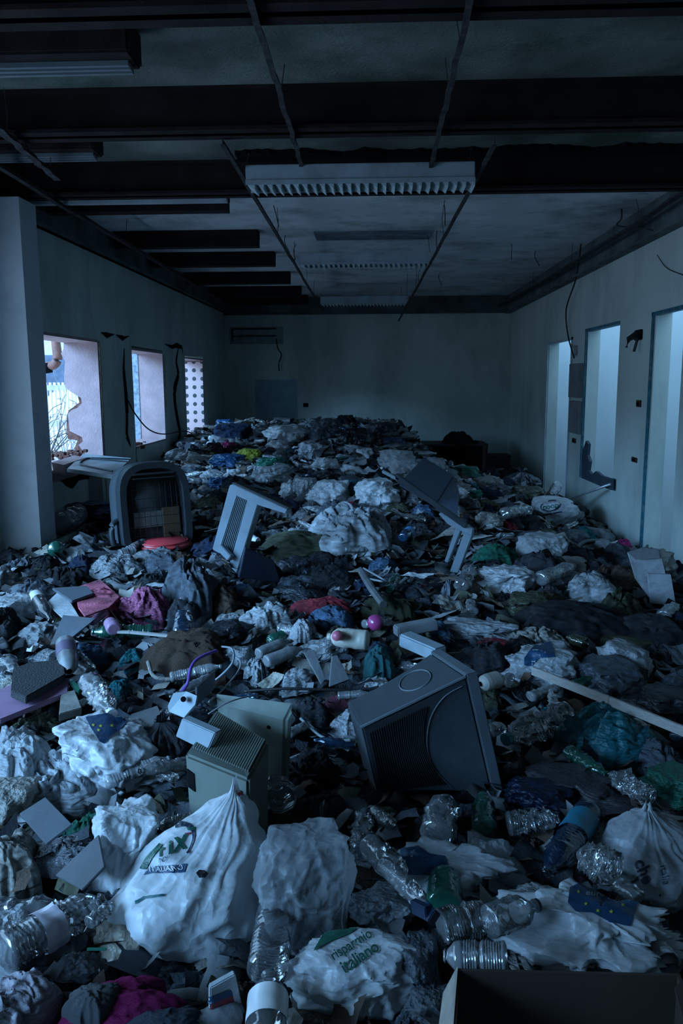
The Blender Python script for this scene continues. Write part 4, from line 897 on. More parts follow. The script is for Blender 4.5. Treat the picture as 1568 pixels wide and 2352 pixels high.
# --- white board on the sill
P = [aX(x, y, X_) for x, y, X_ in ((190, 1042, -2.62), (302, 1052, -2.25), (262, 1092, -1.95), (154, 1076, -2.45))]
n = (P[1]-P[0]).cross(P[3]-P[0]).normalized(); n = n if n.z > 0 else -n
o = thing('moulded_panel', 'pale moulded plastic panel tipped against the sill behind the office chair', 'panel'); B().hexa(P, [p-n*.03 for p in P]).build('board', M_white, o, bevel=.004)
qq = lambda u, v: lerp(lerp(P[0], P[1], u), lerp(P[3], P[2], u), v)
arcp = [qq(.22+.10*math.cos(a_), .5+.22*math.sin(a_)) for a_ in np.linspace(math.pi*.5, math.pi*1.5, 8)]
pts = [qq(1, .28)+n*.003]+[p+n*.003 for p in arcp[::-1]]+[qq(.9, .85)+n*.003]
B().tube(pts, .008, 5).build('recess_shade_line', mat('recess_shade_and_crack', (.06, .08, .09), .7), o)  # dark line draws the shade along the moulded recess
B().tube([qq(.25, .25)+n*.004, qq(1, .12)+n*.004], .006, 5).build('crack_line', MATS['recess_shade_and_crack'], o)
keep(sum(P, Vector())/4, .2); lm('the broken left windows', (-2.5, 7.4, .6))
o = prism([aX(x, y, -2.62) for x, y in ((118, 1062), (170, 1046), (178, 1056), (124, 1088))], (.1, 0, -.02)).build('broken_sill', M_jamb); tag(o, 'broken pale window sill slab below the nearest window', 'sill')
# rubble on the sills
for (x, y, X_, lab) in ((150, 1048, -2.75, 'lumps of brick rubble on the nearest window sill'), (322, 1022, -2.7, 'lumps of brick rubble on the second window sill')):
    bb = B(); c = aX(x, y, X_)
    for k in range(26):
        r = random.uniform(.012, .04); q_ = c+Vector((random.uniform(-.1, .1), random.uniform(-.35, .3), random.uniform(-.01, .03)))
        pts = [q_+Vector((random.uniform(-r, r), random.uniform(-r, r), -r)) for _ in range(1)]
        bb.box((q_.x-r, q_.y-r*.8, q_.z-r*.5), (q_.x+r*.8, q_.y+r, q_.z+r*random.uniform(.3, .9)))
    tag(bb.build('rubble', M_brick, None, bevel=.004), lab, 'rubble', kind='stuff')
# --- red basin
g = G(370, 1246, .02); s = 66*(g-CAM).dot(FW)/F
o = thing('basin', 'upturned red plastic basin below the office chair', 'basin', (g.x, g.y, g.z-.03)); link('body', lathe([(.0, .06), (s*.86, .055), (s*.9, .045), (s*.95, .02), (s*.95, .0)], 40), plas('red', .35), o, True)
bb = B().tube([(s*.98*math.cos(a), s*.98*math.sin(a), .02) for a in np.linspace(0, 2*math.pi, 41)], .012, 8); bb.build('rim', plas('red', .35), o, True); bb = B().tube([(s*.9*math.cos(a), s*.9*math.sin(a), .045) for a in np.linspace(0, 2*math.pi, 41)], .007, 8); bb.build('step', plas('red', .35), o, True)
keep(g, s); lm('the red basin', g)
# --- open cardboard box at the bottom right corner
o = thing('cardboard_box', 'open brown cardboard box at the bottom right corner, dark inside', 'box')
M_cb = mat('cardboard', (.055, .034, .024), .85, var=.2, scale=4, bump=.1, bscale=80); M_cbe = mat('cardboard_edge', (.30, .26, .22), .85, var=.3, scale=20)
TL, TR = aZ(1046, 2224, .52), aZ(1560, 2236, .52); BL, BR = aZ(1036, 2420, .50), aZ(1640, 2420, .50)
dz = Vector((0, 0, -.3))
def wall4(a, c, th, name, m): 
    n_ = (c-a).cross(Vector((0, 0, 1))).normalized()*th; B().hexa([a, c, c+n_, a+n_], [a+dz, c+dz, c+n_+dz, a+n_+dz]).build(name, m, o)
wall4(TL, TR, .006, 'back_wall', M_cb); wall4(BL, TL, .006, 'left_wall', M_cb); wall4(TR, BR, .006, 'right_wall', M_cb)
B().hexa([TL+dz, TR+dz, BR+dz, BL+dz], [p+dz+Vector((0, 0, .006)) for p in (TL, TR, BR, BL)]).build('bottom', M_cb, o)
fl = [TL+Vector((.004, 0, .004)), BL, BL+Vector((-.03, 0, -.06)), TL+Vector((-.02, 0, -.05))]; B().hexa(fl, [p+Vector((-.003, 0, -.003)) for p in fl]).build('flap', M_cbe, o)
fl = [TR+Vector((-.02, -.03, -.004)), TR+Vector((.02, 0, 0)), TR+Vector((.06, -.3, -.02)), TR+Vector((-.05, -.3, -.04))]; B().hexa(fl, [p+Vector((0, 0, -.003)) for p in fl]).build('flap', M_cb, o)
keep((TL+BR)/2, .25); keep(TL+Vector((.1, -.1, 0)), .15); keep(TR+Vector((-.1, -.1, 0)), .15); lm('the open cardboard box', (TL+TR)/2)
lm('the left pillar', (-2.2, 5.4, .5)); lm('the back wall', (.3, 14, .6)); lm('the near doorway', (2.25, 6.9, .2)); lm('the far doorway', (2.25, 10.4, .2)); lm('the third window', (-2.5, 12, .8)); lm('the second window', (-2.5, 9.5, .7))

# ================================================================== foreground
B1 = bag('big white carrier bag with green lettering and a blue ITALIANO banner, front left', (285, 1822, 600, 2205), bags('white'), asp=1.05, lean=(.36, .30), crease=.10, lump=.17, sq=.6, tent=True, ca=.55)
lm('the big white ITALIANO bag', B1.location)
pr = lambda objs, polys, c, name, par, off=.003: project(objs, polys, ink(c), name, par, off)
def arcband(cx, cy, rx, ry, a0, a1, w0, w1, rot=0, n=14):
    o_, i_ = [], []
    for k in range(n+1):
        t = math.radians(lerp(a0, a1, k/n)); w_ = lerp(w0, w1, k/n); o_.append((rx*math.cos(t), ry*math.sin(t))); i_.append(((rx-w_)*math.cos(t), (ry-w_)*math.sin(t)))
    ca, sa = math.cos(math.radians(rot)), math.sin(math.radians(rot)); f = lambda p: (cx+p[0]*ca-p[1]*sa, cy-p[0]*sa-p[1]*ca)
    return [[f(o_[k]), f(o_[k+1]), f(i_[k+1]), f(i_[k])] for k in range(n)]
pr([B1], [[(330, 2011), (346, 1990), (430, 1985), (424, 2005), (350, 2006)]], 'blue', 'banner_print', B1); BP_ = bpy.data.objects['banner_print']
pr([B1], text_polys('ITALIANO', 383, 1996, 17, 3, 1.0, bold=.01), 'white', 'banner_lettering', BP_, .005)
pr([B1], text_polys('X', 408, 1942, 42, 20, 1.0, .5, .05)+text_polys('i', 386, 1950, 38, 22, 1, .5, .04), 'green', 'green_lettering', B1)
pr([B1], text_polys('r', 368, 1957, 30, 24, 1, .5, .04), 'green', 'green_lettering', B1); pr([B1], text_polys('NY', 374, 1975, 15, 12, 1.1, .3, .0), 'blue', 'blue_lettering', B1); pr([B1], [[(322, 1996), (336, 1970), (366, 1938), (374, 1942), (350, 1972), (336, 1998)]], 'green', 'green_stripe', B1); pr([B1], [[(450, 2006), (458, 1999), (470, 2000), (478, 2006), (470, 2016), (458, 2018)]], 'black', 'dark_tear', B1)
pr([B1], arcband(385, 1945, 74, 44, -70, 48, 3, 14, 38), 'navy', 'blue_swoosh', B1)
pr([B1], [[(428, 1903), (446, 1901), (448, 1906), (432, 1908)]], 'green', 'small_mark', B1); pr([B1], [[(425, 1914), (440, 1912), (440, 1916), (426, 1918)]], 'maroon', 'small_mark', B1)
pr([B1], [[(310, 2070), (330, 2060), (378, 2054), (376, 2059), (332, 2066), (312, 2078)]], 'teal', 'faint_print', B1)
tag(link('cap', lathe([(0, .02), (.011, .02), (.0125, 0)], 14), plas('maroon'), None, True), 'dark red bottle cap on the tip of the big white ITALIANO bag', 'cap'); bpy.data.objects['cap'].name = 'bottle_cap'
bpy.data.objects['bottle_cap'].location = B1.matrix_world @ Vector((.24, .34, 1.08)) if False else aY(549, 1836, (B1.location.y+.12))
bag('white crumpled bag standing behind and left of the ITALIANO bag', (208, 1845, 368, 2062), bags('white'), asp=1.1, neck=False, lean=(.1, .15), lump=.2, crease=.3, sq=.4)
B3 = bag('large smoky see-through bag standing in the front centre', (572, 1868, 812, 2200), bags('pale', .45), asp=1.0, neck=False, lean=(.06, .1), crease=.2, lump=.10, sq=.7, ca=.5)
lm('the smoky see-through bag', B3.location)
bag('tan paper-like bag against the lower left of the ITALIANO bag', (226, 2070, 330, 2200), bags('tan'), asp=.6, neck=False, lean=(.15, .2))
B4 = bag('white bag with two lines of green lettering at the bottom centre', (668, 2125, 948, 2345), bags('white'), asp=.62, neck=False, crease=.22, lump=.12, ca=.8, sq=.2, lean=(.05, .1)); lm('the green-lettered bag', B4.location)
pr([B4], text_polys('risparmio', 806, 2172, 34, 32, .82, bold=.012), 'green', 'lettering', B4); pr([B4], text_polys('italiano', 826, 2200, 40, 33, .84, bold=.016), 'green', 'lettering', B4)
pr([B4], [[(740, 2150), (780, 2128), (832, 2126), (800, 2148), (760, 2164), (720, 2186)]], 'green', 'green_band', B4)
bag('small crumpled see-through bag with a rounded end above the green-lettered bag', (804, 2012, 942, 2132), bagm('pale', .7), asp=.75, neck=False, lump=.2, crease=.2)
B7 = bag('creased white bag with a blue flag print, behind the crushed bottles', (890, 1912, 1165, 2095), bags('pale'), asp=.6, neck=False, lump=.3, crease=.42, ca=1.4); lm('the creased bag with blue print', B7.location)
pr([B7], [[(920, 1950), (960, 1944), (985, 1962), (1022, 1968), (1030, 1998), (985, 2008), (940, 2010), (918, 1998)]], 'blue', 'blue_print', B7)
B8 = bag('large round white bag at the right edge with navy letters', (1368, 1834, 1610, 2068), bags('pale'), asp=.75, lean=(-.06, .25), crease=.16, lump=.08, tent=True, ca=.5); lm('the round white bag at right', B8.location)
pr([B8], text_polys('che', 1478, 2002, 40, -66, 1.0, bold=.03), 'navy', 'lettering', B8); pr([B8], text_polys('italia', 1526, 2010, 24, -80, 1.0), 'navy', 'faint_lettering', B8)
B9 = bag('white carrier bag with a blue flag and yellow stars at lower right', (1175, 2022, 1528, 2262), bags('white'), asp=.55, neck=False, lump=.26, crease=.4, sq=.3, lean=(.05, .12), ca=1.4); lm('the blue flag bag', B9.location)
pr([B9], [[(1308, 2040), (1330, 2030), (1380, 2040), (1450, 2052), (1486, 2070), (1462, 2078), (1447, 2130), (1400, 2120), (1360, 2098), (1322, 2096), (1303, 2075)]], 'blue', 'flag_print', B9)
pr([B9], sum([[star(x, y, 5)] for x, y in ((1327, 2052), (1345, 2080), (1372, 2095), (1403, 2097), (1429, 2082), (1400, 2035), (1376, 2038))], []), 'yellow', 'star_print', B9, .005)
pr([B9], text_polys('euro', 1366, 2056, 18, -4, 1.3), 'pale', 'lettering', B9, .005); pr([B9], text_polys('uno', 1412, 2060, 18, -10, 1.2), 'pale', 'lettering', B9, .005)
bag('slack grey-white bag spilling over the back edge of the cardboard box', (1170, 2168, 1420, 2262), bagm('dirty'), asp=.4, neck=False, lump=.3, crease=.3)
B10 = bag('white bag with a blue star-printed top, left of the black bundle', (158, 1622, 345, 1828), bags('white'), asp=.55, neck=False, lump=.2, crease=.3, sq=.5, lean=(-.12, .15)); lm('the star-printed bag', B10.location)
pr([B10], [[(196, 1648), (240, 1640), (296, 1632), (298, 1650), (284, 1668), (252, 1694), (240, 1708), (228, 1704), (208, 1672)]], 'blue', 'flag_print', B10)
pr([B10], [star(x, y, 4.5) for x, y in ((214, 1668), (231, 1670), (226, 1680), (256, 1669), (284, 1649))], 'yellow', 'star_print', B10, .005)
bag('flattened white bag tail stretching right of the star-printed bag', (270, 1718, 428, 1800), bagm('pale'), asp=.3, neck=False, lump=.2, crease=.2)
bag('small black gathered bundle with pleats in front of the metal bracket', (304, 1628, 432, 1765), mat('black_bundle', (.012, .011, .016), .75, bump=.4, bscale=60), asp=.8, crease=.3, lean=(.05, .2), name='cloth_bundle', cat='bundle')
rag('shirt', 'shirt', 'rumpled off-white shirt below the star-printed bag', (48, 1698, 250, 1862), cloth('pale'), .24, .4, .7, 2.2, fine=1.0)
rag('plastic_sheet', 'sheet', 'crumpled clear film sheet at the left edge beside the rumpled shirt', (-40, 1632, 128, 1836), bagm('pale', .85), .35, 1.2, .5, 1.4)
rag('plastic_wrapper', 'wrapper', 'greenish wrapper under the clear film at the left edge', (18, 1615, 150, 1700), bagm('olive', .8), .4)
rag('jacket', 'jacket', 'folded khaki jacket at the left edge below the grey tile', (-60, 1868, 98, 2048), cloth('dirty'), .5, 1.3, .5, 1.3, fine=.4)
rag('garment', 'garment', 'mauve-grey garment in the bottom left corner', (-60, 2205, 135, 2375), mat('cloth_mg', (.34, .31, .35), .9, var=.5, bump=.4, kind='cloth'), .4, .8, .6, 1.6, fine=.7, lift=.06)
rag('sweater', 'sweater', 'magenta sweater with grey panels at the bottom left', (140, 2215, 420, 2385), knit('magenta'), .4, .9, .5, 1.1, fine=.4, lift=.07); keep(G(200, 2330), .16); keep(G(330, 2330), .16); keep(G(260, 2280), .14)
rag('fleece', 'fleece', 'grey fleece patch lying on the magenta sweater', (150, 2222, 270, 2315), knit('grey'), .4, .3, .3, 1.0, lift=.12, k=False, fine=.4)
rag('fleece', 'fleece', 'dark grey fleece at the bottom edge right of the magenta sweater', (285, 2275, 470, 2395), knit('slate'), .4, .3, .3, 1.0, lift=.11, k=False, fine=.4)
panel('floor_tile', 'grey square tile lying above the khaki jacket', 'tile', [(104, 1830), (166, 1893), (106, 1939), (44, 1868)], .008, mat('tile_grey', (.09, .105, .12), .6, var=.15, scale=12, bump=.1), lifts=[.14, .12, .10, .12])
panel('floor_tile', 'dark grey pointed tile beside the white crumpled bag', 'tile', [(226, 1916), (240, 1990), (188, 2044), (126, 2010)], .008, mat('tile_dark', (.055, .062, .072), .6, var=.15, scale=12, bump=.1), lifts=[.16, .14, .10, .10])
rag('net', 'net', 'dark green mesh net between the rumpled shirt and the white bag', (150, 1848, 272, 1930), cloth('green'), .35, .2, .5, 2)
bottle('large clear crushed bottle with pale label lying at the lower left', (5, 2190), (250, 2062), 105, clear('white', .16), 'water', .55, mat('label_pale', (.55, .5, .56), .6, var=.5, scale=14), None, lift=.03)
bottle('clear crushed bottle behind the large labelled one at the left edge', (-30, 2095), (170, 2085), 70, clear('white', .14), 'smooth', .6, None, None)
bottle('small clear bottle end beside the tan bag', (205, 2120), (262, 2075), 40, clear('white', .14), 'smooth', .7, None, None, lift=.08)
rag('cling_film', 'film', 'shiny twisted clear film below the large labelled bottle', (110, 2160, 240, 2235), bagm('pale', .6), .4)
B5 = bottle('clear ribbed bottle standing inside the smoky bag', (612, 2235), (640, 2040), 92, clear('white', .08), 'water', .15, None, None, lift=.05)
bottle('clear bottle with a shining white label at the bottom edge', (610, 2400), (618, 2230), 96, clear('white', .14), 'smooth', .1, mat('label_white', (.85, .85, .85), .3, var=.15, scale=8), None, lift=.06, labspan=(.25, .62))
panel('paper_wrapper', 'pale wrapper with a red and blue printed stripe at the bottom edge', 'wrapper', [(478, 2258), (536, 2226), (552, 2300), (478, 2336)], .012, paper('pale'), lifts=[.16, .17, .06, .05]); W1_ = bpy.data.objects['paper_wrapper']
pr([W1_], [[(474, 2292), (530, 2270), (534, 2284), (478, 2306)]], 'blue', 'blue_stripe', W1_); pr([W1_], [[(478, 2306), (534, 2284), (537, 2298), (480, 2324)]], 'maroon', 'red_stripe', W1_)
bottle('smooth pale paper roll at the bottom edge below the striped wrapper', (430, 2385), (565, 2310), 84, paper('grey'), 'deterg', .15, None, None, lift=.03, name='paper_roll', cat='roll')
bottle('crushed clear bottle at the top of the chain of bottles, centre', (830, 1960), (838, 1858), 60, clear('white', .16), 'water', .9, None, None, lift=.06)
bottle('crushed clear bottle with ribbed neck in the middle of the chain', (850, 1940), (940, 2035), 72, clear('white', .18), 'smooth', .4, None, None, lift=.10)
bottle('ribbed clear bottle with a blue spray head, lower end of the chain', (880, 1985), (985, 2085), 52, clear('white', .2), 'water', .5, None, 'blue', lift=.12)
stick('spray_nozzle', 'dark blue spray nozzle at the end of the chain of bottles', 'nozzle', [G(950, 2080, .16), G(985, 2098, .17), G(998, 2110, .15)], .018, .03, plas('navy', .3))
bottle('clear plastic tub standing between television and creased bag', (1004, 1918), (1022, 1830), 84, clear('white', .16), 'deterg', .4, None, None, lift=.06)
bottle('dark green broken bottle end below the television', (1112, 1900), (1108, 1822), 58, clear('green', .5), 'smooth', .3, None, None, lift=.03)
bottle('dark green jar lying in front of the creased bag', (1020, 2080), (1022, 2000), 84, clear('green', .7), 'deterg', .1, None, None, lift=.03)
bottle('clear bottle with teal label right of the television', (1352, 1862), (1252, 2015), 74, clear('blue', .22), 'water', .3, mat('label_teal', (.02, .17, .26), .4, var=.2, scale=12), None, lift=.06, labspan=(.14, .42))
bottle('crushed clear bottle bottom beside the round white bag', (1408, 1998), (1330, 1958), 96, clear('white', .2), 'water', .8, None, None, lift=.1)
bottle('crushed clear bottle left of the teal-labelled one', (1165, 1892), (1290, 1880), 66, clear('white', .14), 'water', .9, None, None, lift=.03)
bottle('clear perforated bottle left of the blue flag bag', (1010, 2130), (1140, 2100), 92, clear('white', .18), 'water', .4, None, None, lift=.05)
bottle('clear bottle with small blue cap pointing at the blue flag bag', (1120, 2118), (1235, 2078), 84, clear('white', .18), 'smooth', .3, None, 'navy', lift=.07)
bottle('ribbed milky bottle behind the edge of the cardboard box', (1165, 2200), (1010, 2195), 78, clear('pale', .5), 'water', .15, None, None, lift=.09)
bottle('shiny crushed bottle right of the television bezel', (1300, 1640), (1160, 1700), 78, clear('white', .16), 'water', .9, None, 'teal', lift=.05)
bottle('shiny crushed water bottle above the star-printed bag', (205, 1565), (258, 1640), 62, clear('white', .25), 'water', .7, None, 'white', lift=.08)
rag('plastic_sack', 'sack', 'teal plastic sack trailing below the wooden stick', (1275, 1585, 1490, 1755), bagm('teal', .9), .45, 1.9, .55, 1.5)
stick('wooden_stick', 'long pale wooden stick slanting to the right edge', 'stick', [G(1222, 1540, .14), G(1400, 1610, .16), G(1600, 1692, .13)], .012, .035, mat('pale_wood', (.34, .31, .28), .8, var=.3, scale=30, stretch=(1, 1, 12)))
lm('the long wooden stick', G(1400, 1610)); lm('the teal sack', G(1370, 1660))
bag('dark navy bag with a clear round bottle end in it, lower right', (1158, 1762, 1312, 1884), bagm('navy', .95), asp=.55, neck=False, lump=.25, crease=.2)
bag('green crisp packet at the right edge above the round white bag', (1488, 1738, 1600, 1846), bagm('green'), asp=.5, neck=False, name='crisp_packet', cat='packet', lump=.2)
bottle('crushed clear bottle beside the green crisp packet', (1490, 1832), (1400, 1775), 58, clear('white', .14), 'water', .9, None, None, lift=.03)
bag('dark dusty bag behind the teal-labelled bottle', (1210, 1742, 1420, 1860), mat('dusty_bag', (.05, .045, .05), .4, var=.6, scale=9, bump=.5, bscale=25), asp=.4, neck=False, lump=.3)
bottle('round bottle end glinting right of the beige monitor', (640, 1838), (636, 1800), 84, clear('white', .25), 'water', .5, None, None, lift=.02)
rag('plastic_sheet', 'sheet', 'blackened brown cloth right of the creased bag', (1130, 1985, 1290, 2070), cloth('brown'), .35)
rag('clear_tray', 'tray', 'clear tray edge curving above the cardboard box', (1080, 2060, 1180, 2130), bagm('pale', .3), .4)
bag('loose clear film bag at the bottom edge left of the cardboard box', (930, 2235, 1050, 2375), bagm('pale', .3), asp=.5, neck=False, lump=.3, crease=.3)
bag('brown stained wrapper at the bottom edge under the green-lettered bag', (640, 2310, 770, 2390), bagm('brown', .9), asp=.4, neck=False, lump=.3)
bag('thin grey bag rising between green-lettered bag and cardboard box', (915, 2128, 1000, 2300), bagm('slate', .7), asp=.8, neck=False, lump=.2)
rag('towel', 'towel', 'grey towel lying left of the smoky bag at the bottom', (440, 2190, 590, 2270), cloth('slate'), .4)
bottle('crushed clear bottle lying behind the ITALIANO bag', (470, 1880), (352, 1900), 44, clear('white', .15), 'water', .6, None, None, lift=.05)
bag('clear roll of film lying behind the white crumpled bag', (270, 1838, 430, 1890), bagm('pale', .5), asp=.6, neck=False, lump=.1, name='film_roll', cat='film')
stick('small_flag', 'tiny green plastic strip on the twisted clear film', 'strip', [G(200, 2180, .09), G(245, 2180, .09)], .006, .004, plas('green'))
tag(link('shavings', rag_mesh(777, .3, .3, 6, n=30), mat('metal_shavings', (.5, .52, .55), .25, metal=.8, var=.9, scale=60, bump=1, bscale=70), None, True), 'glittering shredded foil between the two grey tiles', 'foil', kind='stuff'); sh = bpy.data.objects['shavings']; g = G(140, 1965); sh.location = g+Vector((0, 0, -.01)); sh.scale = (.22, .16, .05)

# ================================================================== middle ground
panel('painted_board', 'mauve painted board at the left edge', 'board', [(-40, 1600), (70, 1552), (160, 1558), (155, 1590), (0, 1652), (-50, 1652)], .02, mat('mauve_board', (.36, .2, .32), .7, var=.25, scale=9, dirt=(.1, .1, .1), dscale=9), lift=.10)
lm('the mauve board', G(60, 1600))
panel('rubber_mat', 'black rubber mat lying on the mauve board', 'mat', [(30, 1535), (70, 1520), (145, 1515), (150, 1548), (60, 1600), (25, 1585)], .03, mat('rubber', (.02, .022, .024), .8, bump=1, bscale=120), lift=.13)
panel('pink_felt', 'dusty pink felt piece above the white carton sheet', 'felt', [(170, 1350), (230, 1330), (275, 1370), (250, 1395), (195, 1415), (180, 1395)], .008, cloth('pink'), lift=.09)
rag('pink_cloth', 'cloth', 'dusty pink cloth left of the tartan shirt', (150, 1325, 285, 1420), cloth('pink'), .3, .9, .3, 1.4, lift=.03, fine=.5)
lm('the dusty pink cloth', G(220, 1390))
rag('tartan_shirt', 'shirt', 'crumpled purple and red tartan shirt', (272, 1345, 400, 1435), mat('tartan', (.32, .08, .16), .9, var=.9, scale=22, bump=.3), .4, .2, .55, 2.2); lm('the tartan shirt', G(330, 1400))
panel('folder', 'pale perforated carton sheet at left beside the dark bottle', 'sheet', [(106, 1385), (142, 1350), (183, 1418), (150, 1425)], .006, paper('pale'), lifts=[.1, .12, .1, .08])
panel('slate_board', 'slate blue board lying across the dusty pink cloth', 'board', [(120, 1350), (200, 1345), (215, 1362), (165, 1380)], .014, plas('slate', .7), lift=.12)
bottle('dark glass bottle with a pale neck label at left', (80, 1365), (118, 1428), 34, clear('charcoal', .75), 'wine', 0, mat('label_grey', (.5, .5, .5), .6), None, lift=.06, labspan=(.08, .26), name='glass_bottle', flat=1)
bag('round clear bag with dark ring print at the left edge', (-30, 1358, 75, 1440), bagm('pale', .8), asp=.6, neck=False, lump=.2)
rag('clear_film', 'film', 'shiny clear film sheet with folded corner, left side', (40, 1418, 145, 1485), bagm('pale', .6), .3, 1.0, .4, 1)
panel('grey_card', 'dark grey card curling beside the shiny clear film', 'card', [(115, 1480), (145, 1412), (220, 1420), (150, 1476)], .006, paper('slate'), lifts=[.06, .12, .12, .06])
o = bottle('grey-white detergent bottle lying base up at left', (150, 1475), (160, 1548), 48, plas('grey', .3), 'deterg', .08, mat('label_dark', (.1, .07, .12), .5), None, lift=.08, name='detergent_bottle', labspan=(.2, .5)); lm('the grey-white detergent bottle', G(155, 1510))
for (a, c, w_, lab) in (((210, 1430), (245, 1404), 20, 'pink-purple shoe sole tip beside the purple cup'), ((262, 1446), (250, 1425), 34, 'round purple cup lying left of the ribbed bottle')):
    bottle(lab, a, c, w_, plas('mauve', .4), 'deterg', .1, None, None, lift=.08, name='purple_cup', cat='cup')
rag('white_strap', 'strap', 'white strap twisted between the purple cups', (212, 1410, 262, 1450), cloth('pale'), .3, lift=.05)
bottle('clear blue ribbed bottle standing right of the purple cup', (418, 1458), (422, 1402), 46, clear('blue', .22), 'water', .3, None, None, lift=.06)
bottle('small pinkish ribbed bottle above the tartan shirt', (424, 1382), (428, 1340), 28, clear('pink', .4), 'water', .2, None, None, lift=.05)
rag('sweater', 'sweater', 'brown knitted sweater with rolled hem, left of the cable loops', (332, 1428, 540, 1562), knit('brown'), .35, 1.2, .5, 1.6, fine=.6); lm('the brown sweater', G(430, 1510))
wire('sweater_hem', [G(340, 1520, .08), G(352, 1552, .06), G(385, 1560, .05), G(430, 1556, .05)], .009, knit('dirty'), 'pale rolled hem along the lower edge of the brown sweater', 'hem')
wire('ribbon', [G(412, 1594, .05), G(430, 1570, .12), G(440, 1530, .16), G(460, 1510, .17), G(498, 1494, .16)], .007, mat('violet_ribbon', (.14, .06, .32), .6), 'violet ribbon draped from the brown sweater', 'ribbon')
wire('cable', [aZ(390, 1600, .55), aZ(440, 1590, .52), aZ(490, 1565, .52), aZ(532, 1525, .60), aZ(534, 1492, .66), aZ(510, 1485, .62)], .004, M_gcable, 'grey cable loop arching above the beige monitor')
wire('cable', [aZ(480, 1612, .62), aZ(515, 1580, .56), aZ(545, 1545, .54), aZ(552, 1520, .56), aZ(535, 1505, .55)], .0035, M_gcable, 'second grey cable loop right of the first one')
wire('cable', [aZ(478, 1640, .66), aZ(520, 1615, .68), aZ(560, 1602, .68), aZ(600, 1598, .66), aZ(618, 1606, .64)], .0022, M_gcable, 'thin pale cable lying over the beige monitors')
wire('cable', [G(560, 1588, .05), G(650, 1582, .08), G(740, 1584, .08), G(820, 1586, .06), G(870, 1578, .06)], .006, M_cable, 'black cable running toward the dark television')
wire('cable', [G(690, 1650, .06), G(735, 1690, .04), G(770, 1700, .05), G(806, 1700, .08)], .006, M_gcable, 'grey cable ending at the left side of the dark television')
stick('wood_batten', 'thin pale batten across the rubbish right of the purple cup', 'slat', [G(222, 1450, .08), G(300, 1452, .09), G(405, 1462, .08)], .02, .012, mat('slat_wood', (.3, .28, .26), .8))
rag('turquoise_cloth', 'cloth', 'bright turquoise rag above the star-printed bag', (238, 1545, 300, 1600), cloth('teal'), .5, lift=.03); stick('green_tube', 'short mint green tube beside the shiny crushed bottle', 'tube', [G(163, 1568, .1), G(186, 1588, .09)], .02, .02, plas('green', .4))
o = panel('cardboard_lump', 'folded brown card carton left of the shiny crushed bottle', 'carton', [(140, 1590), (172, 1585), (188, 1625), (135, 1640)], .03, paper('dirty'), lift=.1)
panel('white_tray', 'pale flat plastic tray behind the black bundle', 'tray', [(268, 1686), (300, 1640), (362, 1620), (372, 1642), (330, 1690)], .012, plas('grey', .4), lift=.1)
# jug etc.
o = bottle('pale plastic jug with a dull red cap, upper centre', (845, 1470), (752, 1462), 52, plas('cream', .5), 'deterg', .15, None, 'cream', lift=.08, name='plastic_jug', cat='jug'); lm('the pale jug', G(800, 1465))
tag(B().tube([G(776, 1459, .15), G(773, 1461, .18)], .022, 16).build('jug_cap', plas('pink', .4), None, True), 'dull red cap on the side of the pale jug', 'cap')
o = link('shiny_ball', lathe([(0, .0), (.025, .006), (.038, .025), (.042, .042), (.035, .065), (.016, .078), (0, .08)], 24), mat('magenta_ball', (.35, .05, .18), .25, coat=.4), None, True); o.location = G(862, 1448, .04); tag(o, 'shiny magenta bauble just right of the pale jug', 'bauble')
stick('white_carton', 'white plastic carton lying behind the dark television', 'carton', [G(928, 1466, .1), G(1012, 1502, .1)], .075, .06, M_white); stick('grey_carton', 'grey plastic part lying above the white carton', 'part', [G(908, 1450, .08), G(1000, 1432, .1)], .07, .05, plas('grey', .6)); lm('the white carton', G(970, 1485))
rag('teal_net', 'net', 'teal net bag just left of the dark television top', (832, 1478, 906, 1552), mat('teal_netting', (.03, .2, .22), .8, var=.7, scale=40, bump=1, bscale=90), .6, lift=.03)
for (q4, lab) in (([(698, 1498), (722, 1492), (748, 1560), (738, 1572)], 'folded pale card strip standing upright in the centre'), ([(762, 1508), (775, 1505), (803, 1560), (756, 1578)], 'pale curved card left of the teal net bag')):
    panel('card', lab, 'card', q4, .01, paper('grey'), lifts=[.16, .16, .06, .06])
rag('white_packet', 'packet', 'shiny creased white packet upper centre', (664, 1402, 725, 1465), bagm('pale'), .5, .5, .4, 1, lift=.04); rag('grey_shirt', 'shirt', 'pale grey twisted shirt left of the creased white packet', (545, 1375, 670, 1455), cloth('pale'), .4, .7, .6, 1.6)
bottle('dark green round bottle mouth in the centre left', (650, 1462), (612, 1476), 36, clear('green', .6), 'deterg', .1, None, None, lift=.05)
rag('glove', 'glove', 'grey work glove left of the green bottle mouth', (555, 1445, 600, 1490), cloth('grey'), .5); bottle('pale curved plastic bottle lying left of the upright card', (592, 1502), (668, 1468), 30, plas('grey', .4), 'smooth', .2, None, None, lift=.07, name='pale_bottle')
bottle('second pale plastic bottle lying below the curved one', (610, 1520), (700, 1486), 34, plas('grey', .4), 'smooth', .2, None, None, lift=.06, name='pale_bottle')
rag('white_fabric', 'fabric', 'pale striped fabric scrap above the beige monitors', (565, 1495, 615, 1560), cloth('pale'), .4); bag('small white cup-shaped wrapper left of the dark television', (838, 1545, 890, 1585), bagm('white'), asp=.6, neck=False)
bottle('clear spring-like bottle neck peeking out left of the dark television', (775, 1598), (850, 1592), 22, clear('white', .3), 'water', .1, None, 'green', lift=.04)
rag('maroon_cloth', 'cloth', 'dull maroon cloth spread in the centre', (672, 1358, 808, 1410), cloth('maroon'), .3, lift=.02); lm('the maroon cloth', G(740, 1390))
